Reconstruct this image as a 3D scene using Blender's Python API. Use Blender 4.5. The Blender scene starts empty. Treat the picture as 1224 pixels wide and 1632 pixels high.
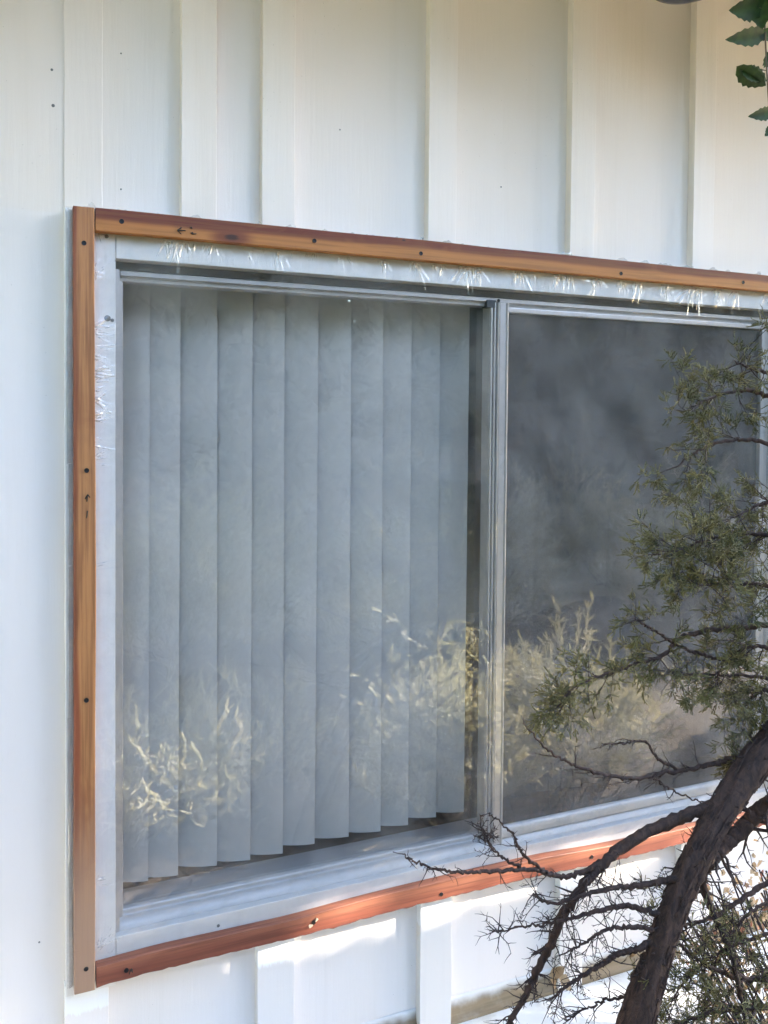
import bpy, bmesh, math, random
import numpy as np
from mathutils import Vector, Matrix

# ------------------------------------------------------------------ camera, sky, sun, exposure
scene = bpy.context.scene
FPX, PYC = 1360.0, 704.0                    # focal length and principal row, in pixels of a 1224 x 1632 picture
YAW, PITCH, ROLL = math.radians(23.4), math.radians(1.56), math.radians(0.48)
CAM = np.array([-0.0917, -1.60, 1.55])      # the wall face is the plane y = 0, the yard lies towards -y
_F = np.array([math.sin(YAW)*math.cos(PITCH), math.cos(YAW)*math.cos(PITCH), -math.sin(PITCH)])
_R = np.array([math.cos(YAW), -math.sin(YAW), 0.0])
_U = np.cross(_R, _F)
_R, _U = math.cos(ROLL)*_R + math.sin(ROLL)*_U, math.cos(ROLL)*_U - math.sin(ROLL)*_R
cd = bpy.data.cameras.new('camera')
cam = bpy.data.objects.new('camera', cd)
scene.collection.objects.link(cam)
cd.sensor_fit = 'VERTICAL'; cd.sensor_height = 24.0; cd.sensor_width = 18.0
cd.lens = 24.0*FPX/1632.0
cd.shift_y = -(816.0-PYC)/1632.0
cd.clip_start = 0.05; cd.clip_end = 500
M = Matrix.Identity(4)
for i in range(3):
    M[i][0] = _R[i]; M[i][1] = _U[i]; M[i][2] = -_F[i]; M[i][3] = CAM[i]
cam.matrix_world = M
scene.camera = cam

SUN_AZ, SUN_EL = math.radians(68), math.radians(21)     # azimuth to the right of the wall's outward normal
S = np.array([math.sin(SUN_AZ)*math.cos(SUN_EL), -math.cos(SUN_AZ)*math.cos(SUN_EL), math.sin(SUN_EL)])
world = bpy.data.worlds.new('World'); scene.world = world; world.use_nodes = True
wn = world.node_tree.nodes; wl = world.node_tree.links
sky = wn.new('ShaderNodeTexSky'); sky.sky_type = 'NISHITA'; sky.sun_disc = False
sky.ozone_density = 1.7; sky.dust_density = 0.6; sky.sun_elevation = SUN_EL; sky.sun_rotation = math.atan2(S[0], S[1])
wn['Background'].inputs['Strength'].default_value = 0.11
wl.new(sky.outputs[0], wn['Background'].inputs['Color'])
sd = bpy.data.lights.new('sun', 'SUN'); sd.energy = 5.0; sd.angle = math.radians(0.5); sd.color = (1.0, 0.91, 0.77)
so = bpy.data.objects.new('sun', sd); scene.collection.objects.link(so)
so.rotation_euler = Vector(S).to_track_quat('Z', 'Y').to_euler(); so.location = (6, -6, 6)
vs = scene.view_settings
vs.view_transform = 'Standard'; vs.look = 'None'; vs.gamma = 1.0; vs.use_curve_mapping = False
vs.exposure = 4.1
scene.cycles.transparent_max_bounces = 16
scene.cycles.use_adaptive_sampling = True
scene.cycles.adaptive_threshold = 0.02
scene.cycles.max_bounces = 10
scene.cycles.caustics_reflective = False
scene.cycles.caustics_refractive = False

# ------------------------------------------------------------------ helpers
COL = scene.collection
def at(px, py, Y):
    """point of the photograph (1224 x 1632 pixels) on the plane y = Y"""
    d = _F + _R*(px-612)/FPX - _U*(py-PYC)/FPX
    return CAM + d*((Y-CAM[1])/d[1])

def tag(o, label=None, cat=None, group=None, kind=None):
    if label: o['label'] = label
    if cat: o['category'] = cat
    if group: o['group'] = group
    if kind: o['kind'] = kind
    return o

def empty(name, loc, label=None, cat=None, group=None):
    o = bpy.data.objects.new(name, None); COL.objects.link(o)
    o.location = loc; o.empty_display_size = 0.05
    return tag(o, label, cat, group)

def obj(name, me, mat, parent=None, kind=None):
    o = bpy.data.objects.new(name, me); COL.objects.link(o)
    if mat is not None and not me.materials: me.materials.append(mat)
    if parent is not None:
        o.parent = parent
        p = parent; off = Vector((0, 0, 0))
        while p is not None:
            off += p.location; p = p.parent
        o.location = -off                      # meshes are in world coordinates
    if kind: o['kind'] = kind
    return o

def mesh_np(name, V, Fq, smooth=False):
    me = bpy.data.meshes.new(name)
    V = np.asarray(V, float); Fq = np.asarray(Fq, np.int32)
    k = Fq.shape[1]
    me.vertices.add(len(V)); me.vertices.foreach_set('co', V.ravel())
    me.loops.add(Fq.size); me.loops.foreach_set('vertex_index', Fq.ravel())
    me.polygons.add(len(Fq))
    me.polygons.foreach_set('loop_start', np.arange(0, Fq.size, k, dtype=np.int32))
    me.polygons.foreach_set('loop_total', np.full(len(Fq), k, np.int32))
    me.polygons.foreach_set('use_smooth', np.full(len(Fq), bool(smooth)))
    me.update(); me.validate()
    return me

def bm_mesh(name, bm, smooth=False):
    bmesh.ops.recalc_face_normals(bm, faces=bm.faces)
    me = bpy.data.meshes.new(name); bm.to_mesh(me); bm.free()
    if smooth: me.polygons.foreach_set('use_smooth', [True]*len(me.polygons))
    return me

def box(name, x0, x1, y0, y1, z0, z1, mat, parent=None, bev=0.0015, seg=2, kind=None):
    bm = bmesh.new()
    bmesh.ops.create_cube(bm, size=1.0)
    for v in bm.verts:
        v.co = Vector(((x0+x1)/2+v.co.x*(x1-x0), (y0+y1)/2+v.co.y*(y1-y0), (z0+z1)/2+v.co.z*(z1-z0)))
    if bev: bmesh.ops.bevel(bm, geom=list(bm.edges), offset=bev, segments=seg, affect='EDGES', profile=0.6)
    return obj(name, bm_mesh(name, bm), mat, parent, kind)

def extrude_profile(name, pts, a0, a1, axis, mat, parent=None, smooth=True, n=2):
    """open profile swept along x (pts are (y,z)) or along z (pts are (x,y)); closed at the back"""
    A = np.linspace(a0, a1, n); V = []; Fc = []
    k = len(pts)
    for a in A:
        for p in pts:
            V.append((a, p[0], p[1]) if axis == 'x' else (p[0], p[1], a))
    for i in range(n-1):
        for j in range(k-1):
            q = (i*k+j, i*k+j+1, (i+1)*k+j+1, (i+1)*k+j)
            Fc.append(q if axis == 'z' else q[::-1])
    me = mesh_np(name, V, Fc, smooth)
    return obj(name, me, mat, parent)

def segs_mesh(name, segs, sides=4, smooth=True):
    """tapered straight tubes, one for each (p0, p1, r0, r1)"""
    P0 = np.array([s[0] for s in segs]); P1 = np.array([s[1] for s in segs])
    r0 = np.array([s[2] for s in segs]); r1 = np.array([s[3] for s in segs])
    d = P1-P0; L = np.linalg.norm(d, axis=1, keepdims=True); d = d/np.maximum(L, 1e-9)
    ref = np.where(np.abs(d[:, 2:3]) > 0.9, np.array([[1., 0, 0]]), np.array([[0., 0, 1.]]))
    a = np.cross(d, ref); a /= np.linalg.norm(a, axis=1, keepdims=True); b = np.cross(d, a)
    N = len(segs); V = np.zeros((N, 2*sides, 3))
    for k in range(sides):
        t = 2*math.pi*k/sides
        o = a*math.cos(t)+b*math.sin(t)
        V[:, k] = P0+o*r0[:, None]; V[:, sides+k] = P1+o*r1[:, None]
    base = (np.arange(N)*2*sides)[:, None]
    Fc = []
    for k in range(sides):
        Fc.append(base+np.array([[k, (k+1) % sides, sides+(k+1) % sides, sides+k]]))
    return mesh_np(name, V.reshape(-1, 3), np.concatenate(Fc), smooth)

def resample(pts, n):
    pts = np.asarray(pts, float)
    # Catmull-Rom through the points
    P = np.vstack([2*pts[0]-pts[1], pts, 2*pts[-1]-pts[-2]])
    out = []
    m = len(pts)-1
    for i in range(n):
        t = i/(n-1)*m; k = min(int(t), m-1); u = t-k
        p0, p1, p2, p3 = P[k], P[k+1], P[k+2], P[k+3]
        out.append(0.5*((2*p1)+(-p0+p2)*u+(2*p0-5*p1+4*p2-p3)*u*u+(-p0+3*p1-3*p2+p3)*u**3))
    return np.array(out)

def tube_mesh(name, pts, rad, sides=10, rough=0.0, seed=0, smooth=True):
    pts = np.asarray(pts, float); n = len(pts); rng = np.random.default_rng(seed)
    V = []; Fc = []
    d0 = pts[1]-pts[0]; a = np.cross(d0, [0.3, 0.5, 0.8]); a /= np.linalg.norm(a)
    ph = rng.uniform(0, 6.28, 6)
    for i in range(n):
        d = pts[min(i+1, n-1)]-pts[max(i-1, 0)]; d = d/np.linalg.norm(d)
        a = a-d*(a@d); a /= np.linalg.norm(a); b = np.cross(d, a)
        for k in range(sides):
            t = 2*math.pi*k/sides
            rr = rad[i]*(1+rough*(0.5*math.sin(3*t+ph[0]+i*0.13)+0.5*math.sin(7*t+ph[1]+i*0.3)+0.8*rng.normal()*0.5))
            V.append(pts[i]+(a*math.cos(t)+b*math.sin(t))*rr)
    for i in range(n-1):
        for k in range(sides):
            Fc.append((i*sides+k, i*sides+(k+1) % sides, (i+1)*sides+(k+1) % sides, (i+1)*sides+k))
    return mesh_np(name, V, Fc, smooth)

# ------------------------------------------------------------------ materials
class NT:
    def __init__(s, name):
        s.m = bpy.data.materials.new(name); s.m.use_nodes = True
        s.t = s.m.node_tree; s.n = s.t.nodes; s.l = s.t.links
        s.b = s.n['Principled BSDF']; s.out = s.n['Material Output']
        s.geo = s.n.new('ShaderNodeNewGeometry')
        s.pos = s.geo.outputs['Position']
    def lk(s, a, b): s.l.new(a, b)
    def val(s, sock, v):
        if hasattr(v, 'is_output') or isinstance(v, bpy.types.NodeSocket): s.l.new(v, sock)
        else: sock.default_value = v
    def math(s, op, a, b=0.0, c=0.0, clamp=False):
        n = s.n.new('ShaderNodeMath'); n.operation = op; n.use_clamp = clamp
        s.val(n.inputs[0], a); s.val(n.inputs[1], b); s.val(n.inputs[2], c); return n.outputs[0]
    def scaled(s, sc, off=(0, 0, 0)):
        n = s.n.new('ShaderNodeVectorMath'); n.operation = 'MULTIPLY_ADD'
        s.lk(s.pos, n.inputs[0]); n.inputs[1].default_value = sc; n.inputs[2].default_value = off; return n.outputs[0]
    def xyz(s, v=None):
        n = s.n.new('ShaderNodeSeparateXYZ'); s.lk(v or s.pos, n.inputs[0]); return n.outputs
    def noise(s, vec, scale=1.0, detail=4.0, rough=0.55, dist=0.0):
        n = s.n.new('ShaderNodeTexNoise'); s.lk(vec, n.inputs['Vector'])
        n.inputs['Scale'].default_value = scale; n.inputs['Detail'].default_value = detail
        n.inputs['Roughness'].default_value = rough; n.inputs['Distortion'].default_value = dist
        return n.outputs['Fac']
    def ramp(s, fac, stops, interp='LINEAR'):
        n = s.n.new('ShaderNodeValToRGB'); s.lk(fac, n.inputs[0]); n.color_ramp.interpolation = interp
        e = n.color_ramp.elements
        while len(e) < len(stops): e.new(0.5)
        for el, (p, c) in zip(e, stops):
            el.position = p; el.color = (c, c, c, 1) if isinstance(c, (int, float)) else (*c, 1)
        return n.outputs['Color']
    def mix(s, fac, a, b, mode='MIX'):
        n = s.n.new('ShaderNodeMix'); n.data_type = 'RGBA'; n.blend_type = mode
        s.val(n.inputs[0], fac)
        s.val(n.inputs[6], (*a, 1) if isinstance(a, tuple) else a)
        s.val(n.inputs[7], (*b, 1) if isinstance(b, tuple) else b)
        return n.outputs[2]
    def smooth(s, v, lo, hi):
        n = s.n.new('ShaderNodeMapRange'); n.interpolation_type = 'SMOOTHSTEP'
        s.val(n.inputs[0], v); n.inputs[1].default_value = lo; n.inputs[2].default_value = hi
        return n.outputs[0]
    def bump(s, h, strength, dist):
        n = s.n.new('ShaderNodeBump'); s.lk(h, n.inputs['Height'])
        n.inputs['Strength'].default_value = strength; n.inputs['Distance'].default_value = dist
        s.lk(n.outputs[0], s.b.inputs['Normal']); return n.outputs[0]
    def col(s, c): s.val(s.b.inputs['Base Color'], (*c, 1) if isinstance(c, tuple) else c); return s
    def rough(s, r): s.val(s.b.inputs['Roughness'], r); return s

def simple(name, c, r=0.6, metal=0.0):
    t = NT(name); t.col(c).rough(r); t.b.inputs['Metallic'].default_value = metal; return t.m

def paint(name, base=(0.81, 0.758, 0.722), stain_and_warmth=True, seed=0.0, sun_patch=None):
    t = NT(name)
    o = (seed*3.1, seed*1.7, seed*2.3)
    grain = t.noise(t.scaled((160, 160, 9), o), 1.0, 6, 0.62)
    weave = t.noise(t.scaled((900, 900, 700), o), 1.0, 2, 0.5)
    big = t.noise(t.scaled((3.5, 3.5, 1.6), o), 1.0, 3, 0.5)
    drip = t.noise(t.scaled((26, 26, 1.1), o), 1.0, 4, 0.6)
    c = t.mix(t.smooth(big, 0.35, 0.7), base, tuple(b*k for b, k in zip(base, (0.97, 0.965, 0.94))))
    c = t.mix(t.math('MULTIPLY', t.smooth(drip, 0.52, 0.76), 0.16), c, (0.62, 0.57, 0.50))
    vo = t.n.new('ShaderNodeTexVoronoi'); t.lk(t.scaled((17, 17, 9), o), vo.inputs['Vector'])
    c = t.mix(t.math('MULTIPLY', t.smooth(vo.outputs['Distance'], 0.045, 0.02), t.math('GREATER_THAN', big, 0.5)), c, (0.30, 0.28, 0.25))
    # hairline cracks and rubbed-off grain along the boards
    crack = t.smooth(grain, 0.70, 0.76)
    patch = t.smooth(t.noise(t.scaled((7, 7, 3), (5, 2, seed)), 1.0, 3), 0.56, 0.68)
    c = t.mix(t.math('MULTIPLY', t.math('MULTIPLY', crack, patch), 0.65), c, (0.30, 0.28, 0.25))
    fine = t.noise(t.scaled((420, 420, 60), o), 1.0, 3, 0.7)
    c = t.mix(t.math('MULTIPLY', t.smooth(fine, 0.64, 0.8), 0.16), c, (0.42, 0.40, 0.37))
    if stain_and_warmth:
        # run-off staining above the window, spread upward to paint in warm bounce light
        x, y, z = t.xyz()
        w = t.math('MULTIPLY', t.math('MULTIPLY_ADD', t.smooth(z, 2.30, 1.93), 0.7, 0.3), t.smooth(z, 1.900, 1.906))
        w = t.math('MULTIPLY', w, t.smooth(t.noise(t.scaled((5, 5, 1.4), o), 1.0, 4), 0.22, 0.66))
        c = t.mix(t.math('MULTIPLY', w, 0.24), c, (0.76, 0.65, 0.50))
    h = t.math('ADD', t.math('MULTIPLY', grain, 0.7), t.math('MULTIPLY', weave, 0.3))
    if sun_patch:
        # sunlight painted in as a whiter patch with a ragged lower end
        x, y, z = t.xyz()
        end_noise = t.noise(t.scaled((300, 300, 14), o), 1.0, 3, 0.6)
        edge = t.math('ADD', z, t.math('MULTIPLY', t.math('SUBTRACT', end_noise, 0.5), sun_patch[1]))
        m = t.smooth(edge, sun_patch[0]-0.003, sun_patch[0]+0.003)
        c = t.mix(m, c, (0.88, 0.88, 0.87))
    t.col(c); t.rough(t.math('MULTIPLY_ADD', big, 0.2, 0.42))
    t.bump(h, 0.4, 0.0014)
    return t.m

def wood(name, axis, cross, lo, hi, dark, light, split, soft, pale_z=None, knots=(), grainc=0.35, seed=0, rough=0.55):
    """cedar strip: dark heartwood on one side of split, light sapwood on the other; cross is the axis across the width"""
    t = NT(name); P = t.xyz()
    sc = [150, 150, 150]; sc[axis] = 4.5
    o = (seed*1.3, seed*0.7, seed*2.1)
    g = t.noise(t.scaled(tuple(sc), o), 1.0, 5, 0.6, 0.4)
    sc2 = [40, 40, 40]; sc2[axis] = 1.6
    g2 = t.noise(t.scaled(tuple(sc2), o), 1.0, 4, 0.55, 0.8)
    sc3 = [520, 520, 520]; sc3[axis] = 26
    g3 = t.noise(t.scaled(tuple(sc3), o), 1.0, 2, 0.6)
    slow = [3, 3, 3]; slow[axis] = 3.2
    wv = t.noise(t.scaled(tuple(slow), o), 1.0, 2)
    u = t.math('MULTIPLY_ADD', P[cross], 1.0/(hi-lo), -lo/(hi-lo))
    u = t.math('ADD', u, t.math('MULTIPLY', t.math('SUBTRACT', wv, 0.5), 0.5))
    u = t.math('ADD', u, t.math('MULTIPLY', t.math('SUBTRACT', g2, 0.5), 0.22))
    m = t.smooth(u, split-soft, split+soft)
    c = t.mix(m, dark if isinstance(dark, tuple) else dark, light)
    c = t.mix(t.math('MULTIPLY', t.smooth(g, 0.42, 0.68), grainc+0.2), c, tuple(v*0.5 for v in dark))
    blot = [9, 9, 9]; blot[axis] = 5.0
    c = t.mix(t.math('MULTIPLY', t.smooth(t.noise(t.scaled(tuple(blot), o), 1.0, 4, 0.6, 1.0), 0.52, 0.72), 0.55), c, tuple(v*0.85 for v in dark))
    c = t.mix(t.math('MULTIPLY', t.smooth(g2, 0.5, 0.8), 0.35), c, tuple(min(1, v*1.5) for v in light))
    c = t.mix(t.math('MULTIPLY', t.smooth(g3, 0.6, 0.8), 0.25), c, tuple(v*0.45 for v in dark))
    if pale_z:  # lower part made paler to paint in the cool shade
        pz = t.smooth(P[2], pale_z[0], pale_z[1])
        pz = t.math('MULTIPLY', pz, t.smooth(t.math('ADD', g2, t.math('MULTIPLY', pz, 0.5)), 0.35, 0.8))
        c = t.mix(t.math('MULTIPLY', pz, 0.85), c, (0.33, 0.215, 0.15))
    for (kx, kz, r) in knots:
        dx = t.math('MULTIPLY', t.math('SUBTRACT', P[0], kx), 0.45); dz = t.math('SUBTRACT', P[2], kz)
        d = t.math('SQRT', t.math('ADD', t.math('MULTIPLY', dx, dx), t.math('MULTIPLY', dz, dz)))
        d = t.math('ADD', d, t.math('MULTIPLY', t.math('SUBTRACT', g2, 0.5), r*0.9))
        c = t.mix(t.smooth(d, r*1.5, r*0.5), c, (0.16, 0.042, 0.012))
        c = t.mix(t.smooth(d, r*0.5, r*0.15), c, (0.035, 0.012, 0.006))
    t.col(c).rough(rough)
    t.bump(t.math('ADD', t.math('MULTIPLY', g, 0.6), t.math('MULTIPLY', g3, 0.4)), 0.45, 0.0009)
    return t.m

def alu(name, c=(0.60, 0.57, 0.55), r=0.38, metal=0.55, scr=(240, 240, 14)):
    t = NT(name)
    n = t.noise(t.scaled((30, 30, 30)), 1.0, 5, 0.6)
    d = t.noise(t.scaled(scr), 1.0, 4, 0.6)
    cc = t.mix(t.math('MULTIPLY', t.smooth(n, 0.5, 0.75), 0.35), c, tuple(v*0.62 for v in c))
    cc = t.mix(t.math('MULTIPLY', t.smooth(d, 0.58, 0.75), 0.3), cc, tuple(v*0.45 for v in c))
    t.col(cc); t.rough(t.math('MULTIPLY_ADD', n, 0.25, r-0.12)); t.b.inputs['Metallic'].default_value = metal
    return t.m

def pane(name, ior=1.5, gain=1.9, rough=0.0, tint=(0.93, 0.95, 0.94), haze=0.0, hazecol=(0.8, 0.8, 0.8), fold=0.0):
    """thin sheet of glass or plastic: mirror by Fresnel, the rest straight through, plus a little milky scatter"""
    t = NT(name); t.n.remove(t.b)
    fr = t.n.new('ShaderNodeFresnel'); fr.inputs[0].default_value = ior
    # a sheet has two faces and no inside: use the outside Fresnel whichever side is hit
    inv = t.math('MULTIPLY_ADD', t.geo.outputs['Backfacing'], 1.0/ior-ior, ior)
    t.lk(inv, fr.inputs[0])
    gsock = gain
    if fold:
        # a pinched crease holds several layers of film, which mirror more together
        nyf = t.math('ABSOLUTE', t.xyz(t.geo.outputs['Normal'])[1])
        gsock = t.math('MULTIPLY_ADD', t.smooth(t.math('SUBTRACT', 1.0, nyf), 0.05, 0.4), 1.5, gain)
    fac = t.math('MULTIPLY', fr.outputs[0], gsock, clamp=True)
    tr = t.n.new('ShaderNodeBsdfTransparent'); tr.inputs[0].default_value = (*tint, 1)
    gl = t.n.new('ShaderNodeBsdfGlossy'); gl.inputs['Roughness'].default_value = rough
    base = tr.outputs[0]
    if haze > 0:
        df = t.n.new('ShaderNodeBsdfDiffuse'); df.inputs[0].default_value = (*hazecol, 1)
        tl = t.n.new('ShaderNodeBsdfTranslucent'); tl.inputs[0].default_value = (*hazecol, 1)
        mm = t.n.new('ShaderNodeMixShader'); mm.inputs[0].default_value = 0.4
        t.lk(df.outputs[0], mm.inputs[1]); t.lk(tl.outputs[0], mm.inputs[2])
        dirt = t.noise(t.scaled((9, 9, 9)), 1.0, 5, 0.6)
        hz = t.math('MULTIPLY', t.smooth(dirt, 0.25, 0.8), haze*2)
        if fold:
            # plastic whitens where it is creased, here doubling as painted sky glints
            ny = t.math('ABSOLUTE', t.xyz(t.geo.outputs['Normal'])[1])
            hz = t.math('MAXIMUM', hz, t.math('MULTIPLY', t.smooth(t.math('SUBTRACT', 1.0, ny), 0.005, 0.18), fold))
        mx = t.n.new('ShaderNodeMixShader'); t.lk(hz, mx.inputs[0])
        t.lk(tr.outputs[0], mx.inputs[1]); t.lk(mm.outputs[0], mx.inputs[2]); base = mx.outputs[0]
    ms = t.n.new('ShaderNodeMixShader'); t.lk(fac, ms.inputs[0]); t.lk(base, ms.inputs[1]); t.lk(gl.outputs[0], ms.inputs[2])
    t.lk(ms.outputs[0], t.out.inputs['Surface'])
    return t.m

def leafmat(name, c1, c2, scale=30, rough=0.6, trans=0.25):
    t = NT(name)
    n = t.noise(t.scaled((scale, scale, scale)), 1.0, 3)
    c = t.mix(t.smooth(n, 0.3, 0.7), c1, c2)
    t.col(c).rough(rough)
    if trans:
        tl = t.n.new('ShaderNodeBsdfTranslucent'); t.lk(c, tl.inputs[0])
        ms = t.n.new('ShaderNodeMixShader'); ms.inputs[0].default_value = trans
        t.lk(t.b.outputs[0], ms.inputs[1]); t.lk(tl.outputs[0], ms.inputs[2]); t.lk(ms.outputs[0], t.out.inputs['Surface'])
    return t.m

def barkmat(name, c1, c2, scale=60):
    t = NT(name)
    n = t.noise(t.scaled((scale, scale, scale*0.45)), 1.0, 6, 0.65, 0.6)
    t.col(t.mix(t.smooth(n, 0.3, 0.75), c1, c2)).rough(0.85)
    t.bump(n, 0.8, 0.004); return t.m

MT = {}
MT['siding'] = paint('white_siding_paint', seed=1)
MT['batten'] = paint('white_batten_paint', seed=4, base=(0.82, 0.772, 0.737))
MT['casing'] = paint('white_casing_paint', seed=7, stain_and_warmth=False, base=(0.83, 0.81, 0.79))
MT['alu'] = alu('aluminium_frame')
MT['sillalu'] = alu('aluminium_sill', (0.54, 0.525, 0.51), 0.42, 0.2, (9, 60, 60))
MT['dark_grey'] = simple('dark_grey_fill', (0.10, 0.10, 0.10), 0.8)  # also colours in the shadow gap under the head casing
MT['glass'] = pane('window_glass', 1.5, 3.4, 0.0, (0.96, 0.96, 0.96))
MT['film'] = pane('clear_plastic_film', 1.5, 2.1, 0.022, (0.97, 0.97, 0.97), 0.075, (0.98, 0.97, 0.96), 0.7)
MT['black'] = simple('black_screw', (0.018, 0.018, 0.02), 0.45, 0.6)
MT['ink'] = simple('pencil_line', (0.02, 0.018, 0.016), 0.8)
MT['nail'] = simple('grey_nail_head', (0.17, 0.17, 0.165), 0.55, 0.4)
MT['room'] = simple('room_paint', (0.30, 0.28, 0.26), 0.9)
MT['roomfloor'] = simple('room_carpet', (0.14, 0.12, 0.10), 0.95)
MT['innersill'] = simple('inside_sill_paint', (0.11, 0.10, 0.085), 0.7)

# ------------------------------------------------------------------ ground and room
def ground():
    n = 90; g = np.sign(np.linspace(-1, 1, n))*np.abs(np.linspace(-1, 1, n))**3*120
    X, Yy = np.meshgrid(g, g, indexing='ij')
    rng = np.random.default_rng(2)
    Z = 0.02*np.sin(X*1.7)*np.sin(Yy*1.3)*np.exp(-(X**2+Yy**2)/400)
    V = np.stack([X.ravel(), Yy.ravel()-2, Z.ravel()], 1)
    i, j = np.meshgrid(np.arange(n-1), np.arange(n-1), indexing='ij'); b = (i*n+j).ravel()
    me = mesh_np('ground', V, np.stack([b, b+n, b+n+1, b+1], 1), True)
    t = NT('dry_yard_ground')
    a = t.noise(t.scaled((1.2, 1.2, 1.2)), 1.0, 4); b_ = t.noise(t.scaled((26, 26, 26)), 1.0, 5, 0.65)
    c = t.mix(t.smooth(a, 0.35, 0.65), (0.54, 0.42, 0.27), (0.44, 0.34, 0.20))
    c = t.mix(t.math('MULTIPLY', t.smooth(b_, 0.4, 0.7), 0.6), c, (0.60, 0.48, 0.32))
    t.col(c).rough(0.95); t.bump(b_, 0.7, 0.03)
    tag(obj('ground', me, t.m), kind='structure')
ground()

def bed():  # dark ground added out of view to cut warm bounce on the wall
    n = 60; rng = np.random.default_rng(4)
    X, Yy = np.meshgrid(np.linspace(-9.0, 6.8, n), np.linspace(-4.4, 0.0, n), indexing='ij')
    ed = np.clip(np.minimum(np.minimum(X+9.0, 6.8-X), Yy+4.4)/0.3, 0, 1)
    Z = -0.03+0.07*ed+0.014*rng.normal(size=X.shape)*ed+0.02*np.sin(X*4)*np.sin(Yy*5)*ed
    Yy = Yy+0.12*np.sin(X*2.1)*(Yy < -4.0)
    V = np.stack([X.ravel(), Yy.ravel(), Z.ravel()], 1)
    i, j = np.meshgrid(np.arange(n-1), np.arange(n-1), indexing='ij'); b = (i*n+j).ravel()
    t = NT('dark_bed_ground'); a = t.noise(t.scaled((45, 45, 45)), 1.0, 5, 0.7)
    t.col(t.mix(t.smooth(a, .35, .7), (0.045, 0.032, 0.024), (0.14, 0.10, 0.07))).rough(.95); t.bump(a, .8, .02)
    tag(obj('added_dark_bed', mesh_np('added_dark_bed', V, np.stack([b, b+n, b+n+1, b+1], 1), True), t.m), kind='structure')
bed()

X0, X1, Z0, Z1 = 0.072, 1.672, 0.612, 1.828          # window opening
GX0, GX1 = -0.05, 1.80
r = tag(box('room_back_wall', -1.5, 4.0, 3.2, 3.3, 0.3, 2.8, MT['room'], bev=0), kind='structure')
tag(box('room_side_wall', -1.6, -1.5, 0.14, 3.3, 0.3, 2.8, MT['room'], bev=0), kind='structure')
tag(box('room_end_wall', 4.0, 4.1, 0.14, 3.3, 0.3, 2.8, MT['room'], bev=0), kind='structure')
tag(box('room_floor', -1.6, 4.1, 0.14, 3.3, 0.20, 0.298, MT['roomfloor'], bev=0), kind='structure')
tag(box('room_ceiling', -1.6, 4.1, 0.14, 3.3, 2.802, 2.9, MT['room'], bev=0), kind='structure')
MT['inner'] = simple('inner_wall_board', (0.45, 0.44, 0.42), 0.9)

# ------------------------------------------------------------------ house wall
LZ = 0.252                                            # top of the ledge
wall = empty('house_wall', (0.8, 0.06, 0.0), 'white painted board and batten house wall around the window', 'wall')
WL, WR, WT = -2.6, 4.2, 2.64
def panel(x0, x1, z0, z1): return box('siding_panel', x0, x1, 0.0, 0.014, z0, z1, MT['siding'], wall, bev=0)
# boards meet behind the battens
panel(WL, X0, Z0, Z1); panel(X1, WR, Z0, Z1)
panel(WL, WR, Z1, WT); panel(WL, WR, 0.05, Z0)
for nm, a in (('wall_core', (WL, X0-0.002, Z0, Z1)), ('wall_core', (X1+0.002, WR, Z0, Z1)), ('wall_core', (WL, WR, Z1+0.002, WT)), ('wall_core', (WL, WR, 0.05, Z0-0.002))):
    box(nm, a[0], a[1], 0.016, 0.138, a[2], a[3], MT['inner'], wall, bev=0)
def wavy_board(name, x0, x1, yf, yb, z0, z1, mat, parent, amp=0.0004, seed=0, n=40, bev=0.0008):
    """vertical board whose edges wander a little, rounded front arrises"""
    rng = np.random.default_rng(seed)
    zz = np.linspace(z0, z1, n)
    def wob(): 
        w = np.cumsum(rng.normal(0, 1, n)); w -= np.linspace(w[0], w[-1], n); return w/max(1e-6, np.abs(w).max())*amp
    a, b, c = wob(), wob(), wob()
    prof = []
    for i in range(n):
        l, r_, f = x0+a[i], x1+b[i], yf+c[i]*0.5
        prof.append([(l, yb), (l, f+bev), (l+bev*0.35, f+bev*0.35), (l+bev, f), (r_-bev, f), (r_-bev*0.35, f+bev*0.35), (r_, f+bev), (r_, yb)])
    V = [(p[0], p[1], zz[i]) for i in range(n) for p in prof[i]]
    k = 8; Fc = []
    for i in range(n-1):
        for j in range(k-1):
            Fc.append((i*k+j, i*k+j+1, (i+1)*k+j+1, (i+1)*k+j))
    me = mesh_np(name, V, Fc)
    bm = bmesh.new(); bm.from_mesh(me)
    bm.verts.ensure_lookup_table()
    bm.faces.new([bm.verts[j] for j in range(k)]); bm.faces.new([bm.verts[(n-1)*k+j] for j in range(k)])
    for f in bm.faces: f.smooth = False
    bmesh.ops.recalc_face_normals(bm, faces=bm.faces); bm.to_mesh(me); bm.free()
    return obj(name, me, mat, parent)
BW = 0.064
sp = 0.3495
ups = [-0.012+sp*i for i in range(-7, 12)]
TOPZ = 1.9085
MT['sun_patch'] = paint('batten_with_painted_sun', seed=5, base=(0.82, 0.772, 0.737), stain_and_warmth=False, sun_patch=(0.487, 0.03))  # sun patch put into the batten colour below the strip
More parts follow.
